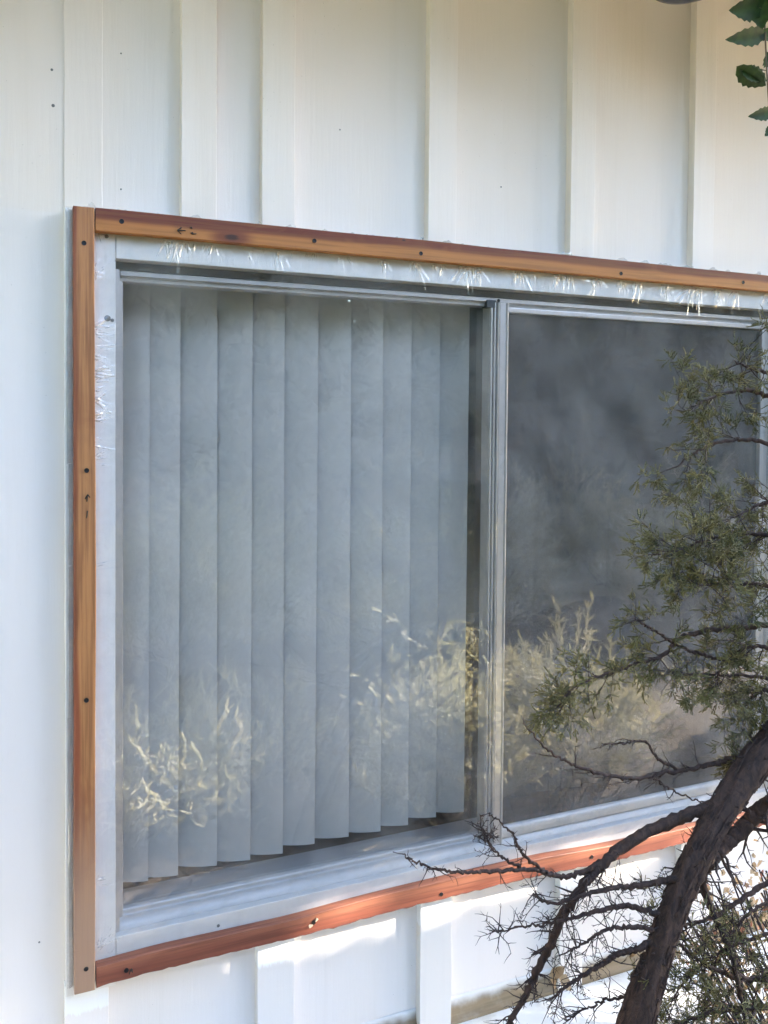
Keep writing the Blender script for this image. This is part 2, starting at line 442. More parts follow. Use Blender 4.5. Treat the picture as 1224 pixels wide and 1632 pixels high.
for i, bx_ in enumerate(ups):
    under = -0.02 < bx_ < 1.73
    if under:
        if not (-0.02 < bx_ < 0): wavy_board('batten', bx_, bx_+BW, -0.020, 0.0, TOPZ+0.0006, WT, MT['batten'], wall, seed=i)
        else: wavy_board('batten', bx_, bx_+BW, -0.0028, 0.0, TOPZ+0.002, WT, MT['siding'], wall, seed=i, amp=0.0008)
        w = BW + (0.010 if bx_ < 0.9 else 0)
        wavy_board('batten', bx_-0.002, bx_-0.002+w, -0.020, 0.0, LZ+0.001, 0.5415, MT['sun_patch'], wall, seed=i+40)
    else:
        wavy_board('batten', bx_, bx_+BW, -0.020, 0.0, LZ+0.001, WT, MT['batten'], wall, seed=i)
wavy_board('batten', 0.187, 0.187+BW, -0.020, 0.0, TOPZ+0.0006, WT, MT['batten'], wall, seed=90)
# nails driven through the siding
def disc(name, p, r, d, mat, parent, sides=14, dome=0.3):
    """round head facing -y with a small dome and a rim"""
    V = [(p[0], p[1]-d*(1+dome), p[2])]; Fc = []
    for rr, dd in ((0.55, 1+dome*0.8), (0.9, 1.0), (1.0, 0.7), (1.0, 0.0)):
        for k in range(sides):
            a = 2*math.pi*k/sides; V.append((p[0]+r*rr*math.cos(a), p[1]-d*dd, p[2]+r*rr*math.sin(a)))
    bm = bmesh.new(); vs_ = [bm.verts.new(v) for v in V]
    for k in range(sides): bm.faces.new((vs_[0], vs_[1+k], vs_[1+(k+1) % sides]))
    for q in range(3):
        for k in range(sides):
            a, b = 1+q*sides+k, 1+q*sides+(k+1) % sides
            bm.faces.new((vs_[a], vs_[a+sides], vs_[b+sides], vs_[b]))
    return obj(name, bm_mesh(name, bm), mat, parent)
for (x, z, r_) in ((-0.031, 2.148, 0.0022), (-0.029, 2.087, 0.0028), (0.084, 2.196, 0.0014), (0.084, 1.956, 0.0016), (-0.055, 0.62, 0.0016), (0.50, 2.12, 0.0015), (0.87, 2.05, 0.0016)):
    disc('nail', (x, 0.0, z), r_, 0.0008, MT['nail'], wall)
# eave above, out of the picture
MT['soffit'] = paint('soffit_paint', seed=11, stain_and_warmth=False, base=(0.78, 0.735, 0.67))
box('soffit', WL, WR, -0.66, -0.001, WT+0.002, WT+0.022, MT['soffit'], wall, bev=0.002)
box('fascia', WL, WR, -0.685, -0.662, WT-0.06, WT+0.12, MT['soffit'], wall, bev=0.003)
box('roof_slab', WL, WR, -0.74, 3.4, WT+0.13, WT+0.18, simple('roof_shingle', (0.09, 0.08, 0.08), 0.9), wall, bev=0.003)
# the ledge along the foot of the wall with a cove moulding, tan below and white above
t = NT('weathered_ledge_paint')
n1 = t.noise(t.scaled((14, 14, 14)), 1.0, 6, 0.65); n2 = t.noise(t.scaled((9, 120, 120)), 1.0, 4, 0.6)
c = t.mix(t.math('MULTIPLY', t.smooth(n1, 0.52, 0.72), 0.4), (0.74, 0.73, 0.70), (0.42, 0.36, 0.27))
c = t.mix(t.math('MULTIPLY', t.smooth(n2, 0.6, 0.78), 0.5), c, (0.22, 0.19, 0.15))
t.col(c).rough(0.6); t.bump(n1, 0.4, 0.003); MT['ledge'] = t.m
box('ledge', WL, WR, -0.42, -0.0005, LZ-0.06, LZ, MT['ledge'], wall, bev=0.006, seg=3)
box('foundation', WL, WR, -0.36, -0.01, -0.1, LZ-0.062, simple('foundation_render', (0.42, 0.40, 0.37), 0.9), wall, bev=0.004)
t = NT('tan_to_white_moulding')
n1 = t.noise(t.scaled((5, 90, 90)), 1.0, 5, 0.6); n2 = t.noise(t.scaled((20, 20, 20)), 1.0, 4)
c = t.mix(t.smooth(n1, 0.35, 0.7), (0.27, 0.20, 0.12), (0.19, 0.14, 0.08))
c = t.mix(t.math('MULTIPLY', t.smooth(n2, 0.55, 0.75), 0.25), c, (0.50, 0.45, 0.36))
zf = t.math('ADD', t.xyz()[2], t.math('MULTIPLY', t.math('SUBTRACT', n2, 0.5), 0.03))
c = t.mix(t.smooth(zf, LZ+0.024, LZ+0.050), c, (0.72, 0.71, 0.69))
t.col(c).rough(0.7); t.bump(n1, 0.4, 0.001); MT['mould'] = t.m
cove = [(-0.0005, LZ+0.050)] + [(-0.002-0.013*(1-math.cos(a)), LZ+0.050-0.042*math.sin(a)) for a in np.linspace(0, math.pi/2, 9)] + [(-0.018, LZ+0.007), (-0.018, LZ+0.0005)]
extrude_profile('cove_moulding', cove, WL, WR, 'x', MT['mould'], wall, n=3)

# ------------------------------------------------------------------ window
win = empty('sliding_window', ((X0+X1)/2, 0.03, Z0), 'two pane aluminium sliding window in a white wooden casing', 'window')
CF = -0.024
wavy_board('casing', -0.012, X0, CF, 0.0, 0.525, TOPZ, MT['casing'], win, seed=201, amp=0.0005)
wavy_board('casing', X1, X1+0.085, CF, 0.0, 0.545, TOPZ, MT['casing'], win, seed=202, amp=0.0005)
def hboard(name, x0, x1, yf, yb, z0, z1, mat, parent, bev=0.002):
    return box(name, x0, x1, yf, yb, z0, z1, mat, parent, bev=bev, seg=3)
hboard('casing', X0+0.0008, X1-0.0008, CF+0.0007, 0.0, Z1, TOPZ-0.001, MT['casing'], win)
hboard('casing', X0+0.0008, X1-0.0008, CF+0.0007, 0.0, 0.546, Z0, MT['casing'], win)
# reveals of the opening
box('reveal', X0-0.0015, X0, -0.004, 0.139, Z0, Z1, MT['casing'], win, bev=0)
# head: dark strip painting in the shadow gap, two ridged rails
box('shadow_gap_strip', X0+0.001, X1-0.001, 0.004, 0.05, 1.8125, 1.8275, MT['dark_grey'], win, bev=0.001)
HY = 0.002
extrude_profile('head_rail', [(0.05, 1.8120), (HY+0.002, 1.8120), (HY, 1.8105), (HY, 1.8035), (HY+0.001, 1.8025), (HY+0.005, 1.802), (HY+0.005, 1.8005),
                              (HY+0.007, 1.800), (HY+0.0075, 1.7945), (HY+0.009, 1.7935), (0.035, 1.793)], X0+0.012, X1-0.004, 'x', MT['alu'], win, smooth=False)
# side jamb left: flat fin, then glazing bead
extrude_profile('jamb', [(X0, -0.018), (X0+0.001, -0.010), (X0+0.0085, -0.009), (X0+0.0095, 0.010), (X0+0.016, 0.011), (X0+0.017, 0.013), (X0+0.0175, 0.034)],
                0.606, 1.8115, 'z', MT['alu'], win, smooth=False)
extrude_profile('jamb', [(X1-0.028, 0.034), (X1-0.0275, 0.004), (X1-0.026, 0.002), (X1-0.012, 0.001), (X1-0.010, -0.006), (X1, -0.007)],
                0.606, 1.8115, 'z', MT['alu'], win, smooth=False)
# sill: small bead, groove, sloping nosing
sillp = [(0.036, 0.634), (0.030, 0.6355), (0.022, 0.635), (0.0205, 0.633), (0.020, 0.627), (0.0185, 0.6245), (0.0165, 0.6240), (0.0150, 0.6265), (0.0125, 0.6275),
         ] + [(0.0125-0.0245*math.sin(a_), 0.6275-0.040*(1-math.cos(a_))) for a_ in np.linspace(0.25, math.pi/2, 12)]
extrude_profile('sill', sillp, X0+0.004, X1-0.002, 'x', MT['sillalu'], win, smooth=False)
box('sill_base', X0+0.002, X1-0.002, -0.010, 0.06, 0.585, 0.606, MT['dark_grey'], win, bev=0)
# meeting stile: ridges that run the whole height
MX = 0.848
st = [(MX, 0.034), (MX, 0.004)]
def ridge(x0, w, yb, yf, n=6):
    return [(x0+w*(0.5-0.5*math.cos(a)), yb+(yf-yb)*math.sin(a)) for a in np.linspace(0, math.pi, n+1)]
st += ridge(MX+0.0005, 0.0055, 0.004, -0.0015) + [(MX+0.0075, 0.008)] + ridge(MX+0.008, 0.0055, 0.003, -0.003) + [(MX+0.0145, 0.003)]
st += ridge(MX+0.015, 0.005, 0.000, -0.0065) + [(MX+0.021, -0.0045), (MX+0.036, -0.0045)] + ridge(MX+0.0365, 0.006, -0.003, -0.007) + [(MX+0.043, 0.006), (MX+0.043, 0.034)]
stile = extrude_profile('meeting_stile', st, 0.612, 1.8015, 'z', MT['alu'], win, smooth=False)
box('stile_cap', MX-0.010, MX+0.013, -0.002, 0.02, 1.790, 1.8068, MT['dark_grey'], stile, bev=0.002)
disc('screw', (MX+0.018, -0.002, 1.806), 0.0036, 0.002, MT['black'], stile)
# right sash: bottom and top rails and right stile around the screen
box('sash_rail', MX+0.0435, X1-0.028, -0.002, 0.022, 1.782, 1.7930, MT['alu'], win, bev=0.002)
extrude_profile('sash_rail', [(0.03, 0.652), (0.010, 0.652), (0.004, 0.650), (0.000, 0.645), (-0.002, 0.636), (-0.002, 0.6275)], MX+0.0435, X1-0.028, 'x', MT['sillalu'], win)
box('sash_stile', X1-0.040, X1-0.0285, -0.0025, 0.022, 0.6525, 1.7815, MT['alu'], win, bev=0.002)
# glass
def sheet(name, x0, x1, y, z0, z1, mat, parent, bow=0.0, n=16, kind=None):
    xs = np.linspace(x0, x1, n); zs = np.linspace(z0, z1, n)
    A, B = np.meshgrid(xs, zs, indexing='ij')
    u = (A-x0)/(x1-x0)*2-1; v = (B-z0)/(z1-z0)*2-1
    Yv = y+bow*(1-u*u)*(1-v*v)
    V = np.stack([A.ravel(), Yv.ravel(), B.ravel()], 1)
    i, j = np.meshgrid(np.arange(n-1), np.arange(n-1), indexing='ij'); b = (i*n+j).ravel()
    return obj(name, mesh_np(name, V, np.stack([b, b+n, b+n+1, b+1], 1), True), mat, parent, kind)
sheet('glass_pane', X0+0.017, MX+0.0005, 0.0315, 0.632, 1.7945, MT['glass'], win, 0.0015)
sheet('glass_pane', MX+0.043, X1-0.029, 0.0255, 0.6535, 1.7825, MT['glass'], win, 0.002)
# insect screen: woven wires below pixel size are left to the material
t = NT('charcoal_insect_screen'); t.n.remove(t.b)
df = t.n.new('ShaderNodeBsdfDiffuse'); df.inputs[0].default_value = (0.105, 0.098, 0.092, 1)
tr = t.n.new('ShaderNodeBsdfTransparent'); ms = t.n.new('ShaderNodeMixShader')
wv = t.n.new('ShaderNodeTexWave'); wv.bands_direction = 'X'; wv.inputs['Scale'].default_value = 200; t.lk(t.pos, wv.inputs['Vector'])
wz = t.n.new('ShaderNodeTexWave'); wz.bands_direction = 'Z'; wz.inputs['Scale'].default_value = 200; t.lk(t.pos, wz.inputs['Vector'])
fc = t.math('MULTIPLY_ADD', t.math('MAXIMUM', wv.outputs['Fac'], wz.outputs['Fac']), 0.36, 0.50)
t.lk(fc, ms.inputs[0]); t.lk(tr.outputs[0], ms.inputs[1]); t.lk(df.outputs[0], ms.inputs[2]); t.lk(ms.outputs[0], t.out.inputs['Surface'])
MT['screen'] = t.m
sheet('insect_screen', MX+0.0432, X1-0.0395, 0.008, 0.651, 1.7835, MT['screen'], win, 0.003)
box('inside_sill', X0-0.02, X1+0.02, 0.045, 0.26, 0.585, 0.607, MT['innersill'], win, bev=0.003)
for (x, z, r_) in ((0.057, 1.865, 0.0035), (0.0585, 1.722, 0.0055), (0.0665, 1.719, 0.0032)):
    disc('nail', (x, CF, z), r_, 0.001, MT['nail'], win)
disc('nail', (0.258, CF+0.0007, 0.590), 0.003, 0.001, MT['nail'], win)

# ------------------------------------------------------------------ vertical blind
bl = empty('vertical_blind', (0.8, 0.115, 0.63), 'grey white vertical blind hanging inside behind the window glass', 'blind')
t = NT('blind_fabric')
g = t.noise(t.scaled((700, 700, 90)), 1.0, 2); x, y, z = t.xyz()
t.col(t.mix(g, (0.84, 0.80, 0.735), (0.91, 0.865, 0.80))).rough(0.75); t.bump(g, 0.08, 0.0005)
tl = t.n.new('ShaderNodeBsdfTranslucent'); tl.inputs[0].default_value = (0.6, 0.58, 0.54, 1)
ms = t.n.new('ShaderNodeMixShader'); ms.inputs[0].default_value = 0.12
t.lk(t.b.outputs[0], ms.inputs[1]); t.lk(tl.outputs[0], ms.inputs[2]); t.lk(ms.outputs[0], t.out.inputs['Surface'])
MT['slat'] = t.m
edges = [0.100, 0.155, 0.213, 0.285, 0.357, 0.424, 0.498, 0.571, 0.645, 0.713, 0.783, 0.857]
redge = [e-0.006 for e in edges]
x = 1.030
while x < 1.76:
    redge.append(x); x += 0.0705
rngb = random.Random(5)
def slat(xr, i):
    W = 0.089; th = math.radians(22 + rngb.uniform(-3, 3)); nn = 9
    yr = 0.098
    c = np.array([xr-W/2*math.cos(th), yr+W/2*math.sin(th)])
    ux = np.array([math.cos(th), -math.sin(th)]); un = np.array([math.sin(th), math.cos(th)])
    zb = 0.636 + rngb.uniform(-0.003, 0.003) + max(0, (xr-0.15))*0.02
    zs = np.linspace(zb, 1.845, 8)
    V = []; lean = rngb.uniform(-0.003, 0.003)
    for z in zs:
        for s in np.linspace(-1, 1, nn):
            p = c+ux*s*W/2-un*0.0055*(1-s*s)
            V.append((p[0]+lean*(z-1.84), p[1], z))
    Fc = [(a*nn+b, a*nn+b+1, (a+1)*nn+b+1, (a+1)*nn+b) for a in range(len(zs)-1) for b in range(nn-1)]
    s_ = obj('slat', mesh_np('slat', V, Fc, True), MT['slat'], bl)
    # weight pocket stitched at the foot
    wv_ = []
    for z in (zb+0.001, zb+0.024):
        for s in np.linspace(-0.82, 0.82, 5):
            p = c+ux*s*W/2+un*(0.0015-0.0055*(1-s*s)); wv_.append((p[0]+lean*(z-1.84), p[1], z))
    fw = [(b, b+1, 5+b+1, 5+b) for b in range(4)]
    obj('weight', mesh_np('weight', wv_, fw, True), MT['slat'], s_)
for i, xr in enumerate(redge): slat(xr, i)
box('head_rail', X0-0.03, X1+0.05, 0.095, 0.135, 1.848, 1.885, simple('blind_rail_enamel', (0.6, 0.6, 0.58), 0.4), bl, bev=0.003)

# ------------------------------------------------------------------ nailed wooden strips
SB, SF = -0.0262, -0.046
def strip(name, axis, a0, a1, c0, c1, mat, label, warp=0.0, seed=0, n=60, group='wooden strips nailed around the plastic film', chip=0.0):
    """square edged lath along x or z, its arrises slightly worn and its length a little bowed"""
    rng = np.random.default_rng(seed)
    aa = np.linspace(a0, a1, n); s = (aa-a0)/(a1-a0)
    def wob(amp, k):
        w = np.zeros(n)
        for q in range(1, k): w += rng.normal()*np.sin(2*math.pi*q*s+rng.uniform(0, 6.28))/q
        return amp*w
    mid = wob(warp, 5); e0 = wob(0.0005, 12)+chip*rng.normal(size=n)*0.4; e1 = wob(0.0005, 12); fy = wob(0.0004, 8)
    b = 0.0014; V = []; k = 8
    for i in range(n):
        l, h, f = c0+mid[i]+e0[i], c1+mid[i]+e1[i], SF+fy[i]
        pr = [(l, SB), (l, f+b), (l+b*0.4, f+b*0.4), (l+b, f), (h-b, f), (h-b*0.4, f+b*0.4), (h, f+b), (h, SB)]
        for p in pr: V.append((aa[i], p[1], p[0]) if axis == 'x' else (p[0], p[1], aa[i]))
    bm = bmesh.new(); vv = [bm.verts.new(v) for v in V]
    for i in range(n-1):
        for j in range(k): bm.faces.new((vv[i*k+j], vv[i*k+(j+1) % k], vv[(i+1)*k+(j+1) % k], vv[(i+1)*k+j]))
    bm.faces.new(vv[:k]); bm.faces.new(vv[-k:])
    loc = ((a0+a1)/2, SB, c0) if axis == 'x' else ((c0+c1)/2, SB, a0)
    root = empty(name, loc, label, 'wood strip', group)
    obj('lath', bm_mesh('lath', bm), mat, root)
    return root
def screw(x, z, root, r=0.0042, tilt=0):
    disc('screw', (x, SF+0.0006, z), r, 0.0022, MT['black'], root, dome=-0.25)
def pencil(pts, root, w=0.0011):
    """a drawn line: a raised stroke of graphite on the wood"""
    segs = []
    for (a, b) in zip(pts[:-1], pts[1:]):
        segs.append((np.array((a[0], SF-0.0004, a[1])), np.array((b[0], SF-0.0004, b[1])), w, w*0.8))
    return segs
WD = {}
WD['top'] = wood('cedar_top', 0, 2, 1.868, 1.908, (0.40, 0.160, 0.038), (0.130, 0.024, 0.007), 0.54, 0.12, knots=((0.274, 1.880, 0.015), (0.62, 1.905, 0.006)), seed=1)
WD['left'] = wood('cedar_left', 2, 0, 0.0, 0.036, (0.22, 0.062, 0.026), (0.40, 0.185, 0.068), 0.22, 0.10, pale_z=(0.98, 0.62), seed=2)
WD['bottom'] = wood('cedar_bottom', 0, 2, 0.545, 0.583, (0.185, 0.050, 0.028), (0.27, 0.098, 0.054), 0.62, 0.3, seed=3, grainc=0.5)
WD['right'] = wood('cedar_right', 2, 0, 1.70, 1.74, (0.30, 0.10, 0.04), (0.42, 0.22, 0.08), 0.4, 0.2, seed=4)
s_left = strip('wood_strip', 'z', 0.540, 1.9075, 0.0005, 0.036, WD['left'], 'upright tan cedar strip left of the window, with an up arrow and 1', 0.0004, 11)
s_top = strip('wood_strip', 'x', 0.0368, 1.735, 1.869, 1.9085, WD['top'], 'two-tone cedar strip with a knot, running above the window', 0.0005, 12)
s_bot = strip('wood_strip', 'x', 0.0372, 1.735, 0.5455, 0.583, WD['bottom'], 'wavy reddish cedar strip with a splintered screw, below the window', 0.0026, 13, chip=0.0022, n=150)
s_right = strip('wood_strip', 'z', 0.5845, 1.868, 1.700, 1.735, WD['right'], 'upright cedar strip at the far right end, behind the juniper', 0.0005, 14)
for (x, z) in ((0.080, 1.889), (0.433, 1.887), (0.658, 1.882), (1.156, 1.879), (1.52, 1.885)): screw(x, z, s_top)
for (x, z) in ((0.018, 1.846), (0.022, 1.456), (0.021, 1.056), (0.020, 0.581)): screw(x, z, s_left)
for (x, z) in ((0.088, 0.561), (0.440, 0.567), (0.719, 0.562), (1.10, 0.565)): screw(x, z, s_bot)
for (x, z) in ((1.718, 0.70), (1.718, 1.25), (1.718, 1.80)): screw(x, z, s_right)
def mark(name, strokes, root):
    segs = []
    for st_ in strokes: segs += pencil(st_, root)
    obj(name, segs_mesh(name, segs, 5), MT['ink'], root)
mark('arrow_mark', [[(0.183, 1.888), (0.1755, 1.8825), (0.1825, 1.8765)], [(0.1765, 1.8825), (0.190, 1.8835)]], s_top)
mark('numeral_mark', [[(0.1985, 1.8885), (0.2005, 1.8905), (0.2015, 1.8880)], [(0.1990, 1.8790), (0.2030, 1.8815), (0.2020, 1.8785), (0.2095, 1.8795)]], s_top)
mark('arrow_mark', [[(0.0195, 1.407), (0.0235, 1.4145), (0.0275, 1.409)], [(0.0232, 1.414), (0.0222, 1.402)]], s_left)
mark('numeral_mark', [[(0.0232, 1.386), (0.0217, 1.3735)]], s_left)
mark('arrow_mark', [[(0.0935, 0.5530), (0.0950, 0.5610), (0.0975, 0.5620), (0.0985, 0.5545)], [(0.0962, 0.5605), (0.0962, 0.5570)]], s_bot)
# torn pale splinters around the middle screw of the lower strip
MT['splinter'] = simple('torn_pale_wood', (0.66, 0.52, 0.36), 0.8)
obj('splinter', segs_mesh('splinter', [(np.array((0.431, SF-0.001, 0.5615)), np.array((0.437, SF-0.0045, 0.5645)), 0.0035, 0.0012),
    (np.array((0.4465, SF-0.001, 0.5735)), np.array((0.4425, SF-0.004, 0.5695)), 0.003, 0.001)], 6), MT['splinter'], s_bot)

# ------------------------------------------------------------------ stretched plastic film
def film():
    def patch(x0, x1, z0, z1, dx, dz):
        xs = np.linspace(x0, x1, int((x1-x0)/dx)+1); zs = np.linspace(z0, z1, int((z1-z0)/dz)+1)
        A, B = np.meshgrid(xs, zs, indexing='ij'); nz = len(zs)
        i, j = np.meshgrid(np.arange(len(xs)-1), np.arange(nz-1), indexing='ij'); b = (i*nz+j).ravel()
        return A.ravel(), B.ravel(), np.stack([b, b+nz, b+nz+1, b+1], 1)
    # fine along the head and the left edge, where the sheet is puckered
    parts = [patch(-0.010, 1.745, 1.745, 1.9105, 0.0009, 0.0022), patch(-0.010, 0.130, 0.5405, 1.745, 0.0022, 0.0009), patch(0.130, 1.745, 0.5405, 1.745, 0.006, 0.006)]
    X = np.concatenate([p[0] for p in parts]); Z = np.concatenate([p[1] for p in parts]); off = np.cumsum([0]+[len(p[0]) for p in parts[:-1]])
    FQ = np.concatenate([p[2]+o for p, o in zip(parts, off)])
    rng = np.random.default_rng(31)
    ix0, ix1, iz0, iz1 = 0.036, 1.700, 0.583, 1.869           # the inner edges of the strips
    D = np.zeros_like(X)
    # slow slack of the sheet
    for _ in range(14):
        k = rng.uniform(4, 16); a = rng.uniform(0, math.pi); D += 0.0009/k*6*np.sin(k*(X*math.cos(a)+Z*math.sin(a))+rng.uniform(0, 6.28))*0.5
    inside = np.clip(np.minimum(np.minimum(X-ix0, ix1-X), np.minimum(Z-iz0, iz1-Z))/0.004, 0, 1)
    def crease(x0, z0, ang, ln, w, amp):
        dx, dz = X-x0, Z-z0; u = dx*math.cos(ang)+dz*math.sin(ang); v = -dx*math.sin(ang)+dz*math.cos(ang)
        v = v+0.04*u*np.sin(u*60+x0*50)
        return amp*np.exp(-(v/w)**2)*np.clip(u/0.006, 0, 1)*np.clip((ln-u)/(ln*0.7), 0, 1)
    def fan(cx, cz, n, amp, R, aim):
        g = np.zeros_like(X)
        for _ in range(int(n*1.7)):
            g += crease(cx+rng.uniform(-.012, .012)*abs(math.sin(aim)), cz+rng.uniform(-.012, .012)*abs(math.cos(aim)), aim+rng.normal(0, .5), R*rng.uniform(.35, 1.25), rng.uniform(.0009, .0016), -amp*1.75*rng.uniform(.2, 1.0)**1.3)
        return g
    DN, RT, UP = -math.pi/2, 0.0, math.pi/2
    for (cx, cz, n, amp, R, aim) in (
            (0.036, 1.80, 9, .0010, .05, RT), (0.036, 1.70, 12, .0010, .045, RT), (0.036, 1.62, 14, .0012, .055, RT), (0.036, 1.55, 10, .0010, .05, RT), (0.036, 1.47, 6, .0008, .04, RT),
            (0.04, 1.868, 6, .0012, .03, -0.9), (0.17, 1.868, 10, .0016, .065, DN-.25), (0.20, 1.868, 8, .0012, .05, DN-.1), (0.24, 1.868, 6, .0010, .05, DN+.3), (0.36, 1.868, 8, .0008, .07, DN+.7),
            (0.50, 1.868, 7, .0008, .06, DN+.5), (0.655, 1.868, 8, .0014, .055, DN-.1), (0.77, 1.868, 11, .0018, .06, DN-.45), (0.80, 1.868, 8, .0014, .05, DN), (0.90, 1.868, 8, .0012, .06, DN),
            (1.0, 1.868, 10, .0012, .05, DN), (1.03, 1.868, 8, .0012, .05, DN), (1.17, 1.868, 9, .0014, .05, DN), (1.22, 1.868, 9, .0014, .05, DN), (1.38, 1.868, 12, .0022, .07, DN-.5), (1.40, 1.868, 8, .0016, .08, DN),
            (0.30, 1.868, 7, .0010, .06, DN+.4), (0.44, 1.868, 7, .0010, .06, DN-.3), (0.58, 1.868, 7, .0010, .05, DN+.2), (0.71, 1.868, 8, .0014, .05, DN), (0.036, 1.66, 10, .0012, .05, RT), (0.036, 1.585, 10, .0012, .05, RT-.2), (0.036, 1.51, 8, .0010, .05, RT-.4), (1.10, 1.868, 9, .0014, .05, DN), (1.30, 1.868, 9, .0014, .05, DN), (1.46, 1.868, 10, .0018, .06, DN),
            (1.52, 1.868, 9, .0014, .06, DN), (1.62, 1.868, 9, .0014, .06, DN), (0.036, 0.60, 7, .0014, .10, .95), (0.07, 0.585, 5, .0012, .06, .8), (0.036, 0.72, 8, .0008, .06, .6), (0.036, 0.85, 6, .0006, .05, .3),
            (0.036, 1.1, 6, .0005, .05, RT), (0.036, 1.28, 6, .0006, .05, RT), (0.9, 0.584, 6, .0006, .05, UP), (1.3, 0.584, 6, .0006, .05, UP)):
        D += fan(cx, cz, n, amp, R, aim)
    for _ in range(18): D += fan(rng.uniform(0.05, 1.68), 1.868, rng.integers(2, 5), rng.uniform(.0004, .0009), rng.uniform(.025, .05), DN+rng.normal(0, .3))
    # short loose glints in the middle of the sheet
    for _ in range(0): D += crease(rng.uniform(.08, 1.6), rng.uniform(.62, 1.84), rng.uniform(0, 3.14), rng.uniform(.03, .08), .007, -rng.uniform(.0004, .0012))
    D *= inside
    # free border outside the strips: crinkled
    out = 1-np.clip(np.minimum(np.minimum(X-0.0005, 1.735-X), np.minimum(Z-0.5455, 1.9085-Z))/0.003+1, 0, 1)
    D -= out*0.0010*np.abs(np.sin(X*210+3*np.sin(Z*40))*np.sin(Z*180+2*np.sin(X*60)))
    Yv = -0.0252 + np.clip(D, -0.004, 0.0009)
    V = np.stack([X, Yv, Z], 1)
    root = empty('plastic_film', (0.87, -0.0252, 0.54), 'clear plastic sheet stretched over the window, puckered along the wooden strips', 'plastic sheet')
    obj('sheet', mesh_np('sheet', V, FQ, True), MT['film'], root)
    # torn and rolled free edge standing out past the strips
    rng2 = random.Random(8)
    mt = pane('crumpled_film_edge', 1.5, 2.6, 0.10, (0.92, 0.92, 0.92), 0.16, (0.9, 0.9, 0.9))
    def flap(px, pz, dx, dz, ln, ht, outx, outz, long=False):
        m = 7; segs_v, segs_f = [], []; base = 0
        for q in range(m):
            u = q/(m-1); jx = rng2.uniform(-0.2, 0.2)*ht
            a = (px+dx*ln*u, -0.0262, pz+dz*ln*u)
            h = ht*rng2.uniform(0.85, 1.1) if long else ht*(0.35+0.65*math.sin(math.pi*u))*rng2.uniform(0.5, 1.2)
            segs_v.append(a)
            segs_v.append((a[0]+outx*h*0.6+dx*jx, -0.0262-rng2.uniform(0.001, 0.006), a[2]+outz*h*0.6+dz*jx))
            segs_v.append((a[0]+outx*h+dx*jx, -0.0262-rng2.uniform(-0.001, 0.008), a[2]+outz*h+dz*jx))
        for q in range(m-1):
            for w in range(2): segs_f.append((base+q*3+w, base+q*3+w+1, base+q*3+3+w+1, base+q*3+3+w))
        obj('loose_edge', mesh_np('loose_edge', segs_v, segs_f, True), mt, root)
    x = 0.02
    while x < 1.72:
        ln = rng2.uniform(0.01, 0.05); flap(x, 1.908, 1, 0, ln, rng2.choice((0.004, 0.006, 0.009, 0.014)), 0, 1)
        x += ln+rng2.uniform(0.0, 0.05)
    z = 0.545
    while z < 1.88:
        ln = min(rng2.uniform(0.15, 0.3), 1.905-z); flap(0.0005, z, 0, 1, ln, rng2.uniform(0.007, 0.011), -1, 0, True)
        z += ln*0.99+0.002
film()

# ------------------------------------------------------------------ foliage machinery
def norm(v): return v/max(1e-9, np.linalg.norm(v))
class Grow:
    def __init__(s, seed): s.rng = np.random.default_rng(seed); s.tw = []; s.lf = []
    def leaflets(s, p, d, n, ln, r):
        """scale-leaf spray: short forked cords"""
        g = s.rng
        for _ in range(n):
            dd = norm(d+g.normal(0, 0.55, 3)); q = p+dd*g.uniform(0, ln*0.6)
            a = q; k = g.integers(2, 4)
            for _ in range(k):
                b = a+norm(dd+g.normal(0, 0.22, 3))*ln*g.uniform(0.35, 0.6)
                s.lf.append((a, b, r, r*0.75))
                if g.random() < 0.6: s.lf.append((a, a+norm(dd+g.normal(0, 0.6, 3))*ln*0.4, r*0.9, r*0.5))
                a = b
    def twig(s, p, d, L, r, depth, leaf, droop=0.0, spread=0.75):
        g = s.rng; n = max(3, int(L/0.016)); n = min(n, 9); st = L/n; a = p; dd = norm(d)
        for i in range(n):
            dd = norm(dd+g.normal(0, 0.17, 3)+np.array((0, 0, -droop)))
            b = a+dd*st; rr0 = r*(1-i/n*0.65); rr1 = r*(1-(i+1)/n*0.65)
            s.tw.append((a, b, rr0, rr1)); a = b
            if depth > 0 and g.random() < 0.8:
                sd_ = norm(dd*0.7+norm(g.normal(0, 1, 3)*np.array((1, 0.7, 1)))*spread)
                s.twig(a, sd_, L*g.uniform(0.28, 0.55), max(rr1*0.62, 0.0006), depth-1, leaf, droop, spread)
            elif depth == 0 and leaf > 0 and g.random() < leaf:
                s.leaflets(a, dd, 2, 0.011, 0.0008)
        if leaf > 0 and g.random() < leaf+0.2: s.leaflets(a, dd, 4, 0.012, 0.0008)
        if depth > 0 and leaf == 0 and g.random() < 0.5: s.twig(a, norm(dd+g.normal(0, .4, 3)), L*0.3, r*0.35, 0, leaf, droop, spread)

MT['jbark'] = barkmat('juniper_bark', (0.022, 0.012, 0.009), (0.085, 0.045, 0.032), 120)
MT['jtwig'] = barkmat('juniper_twig', (0.026, 0.016, 0.014), (0.060, 0.035, 0.030), 160)
MT['jyoung'] = leafmat('juniper_young_leaves', (0.17, 0.16, 0.045), (0.30, 0.25, 0.10), 26, 0.6, 0.35)
MT['jleaf'] = leafmat('juniper_scale_leaves', (0.085, 0.095, 0.032), (0.20, 0.165, 0.070), 22, 0.65, 0.3)

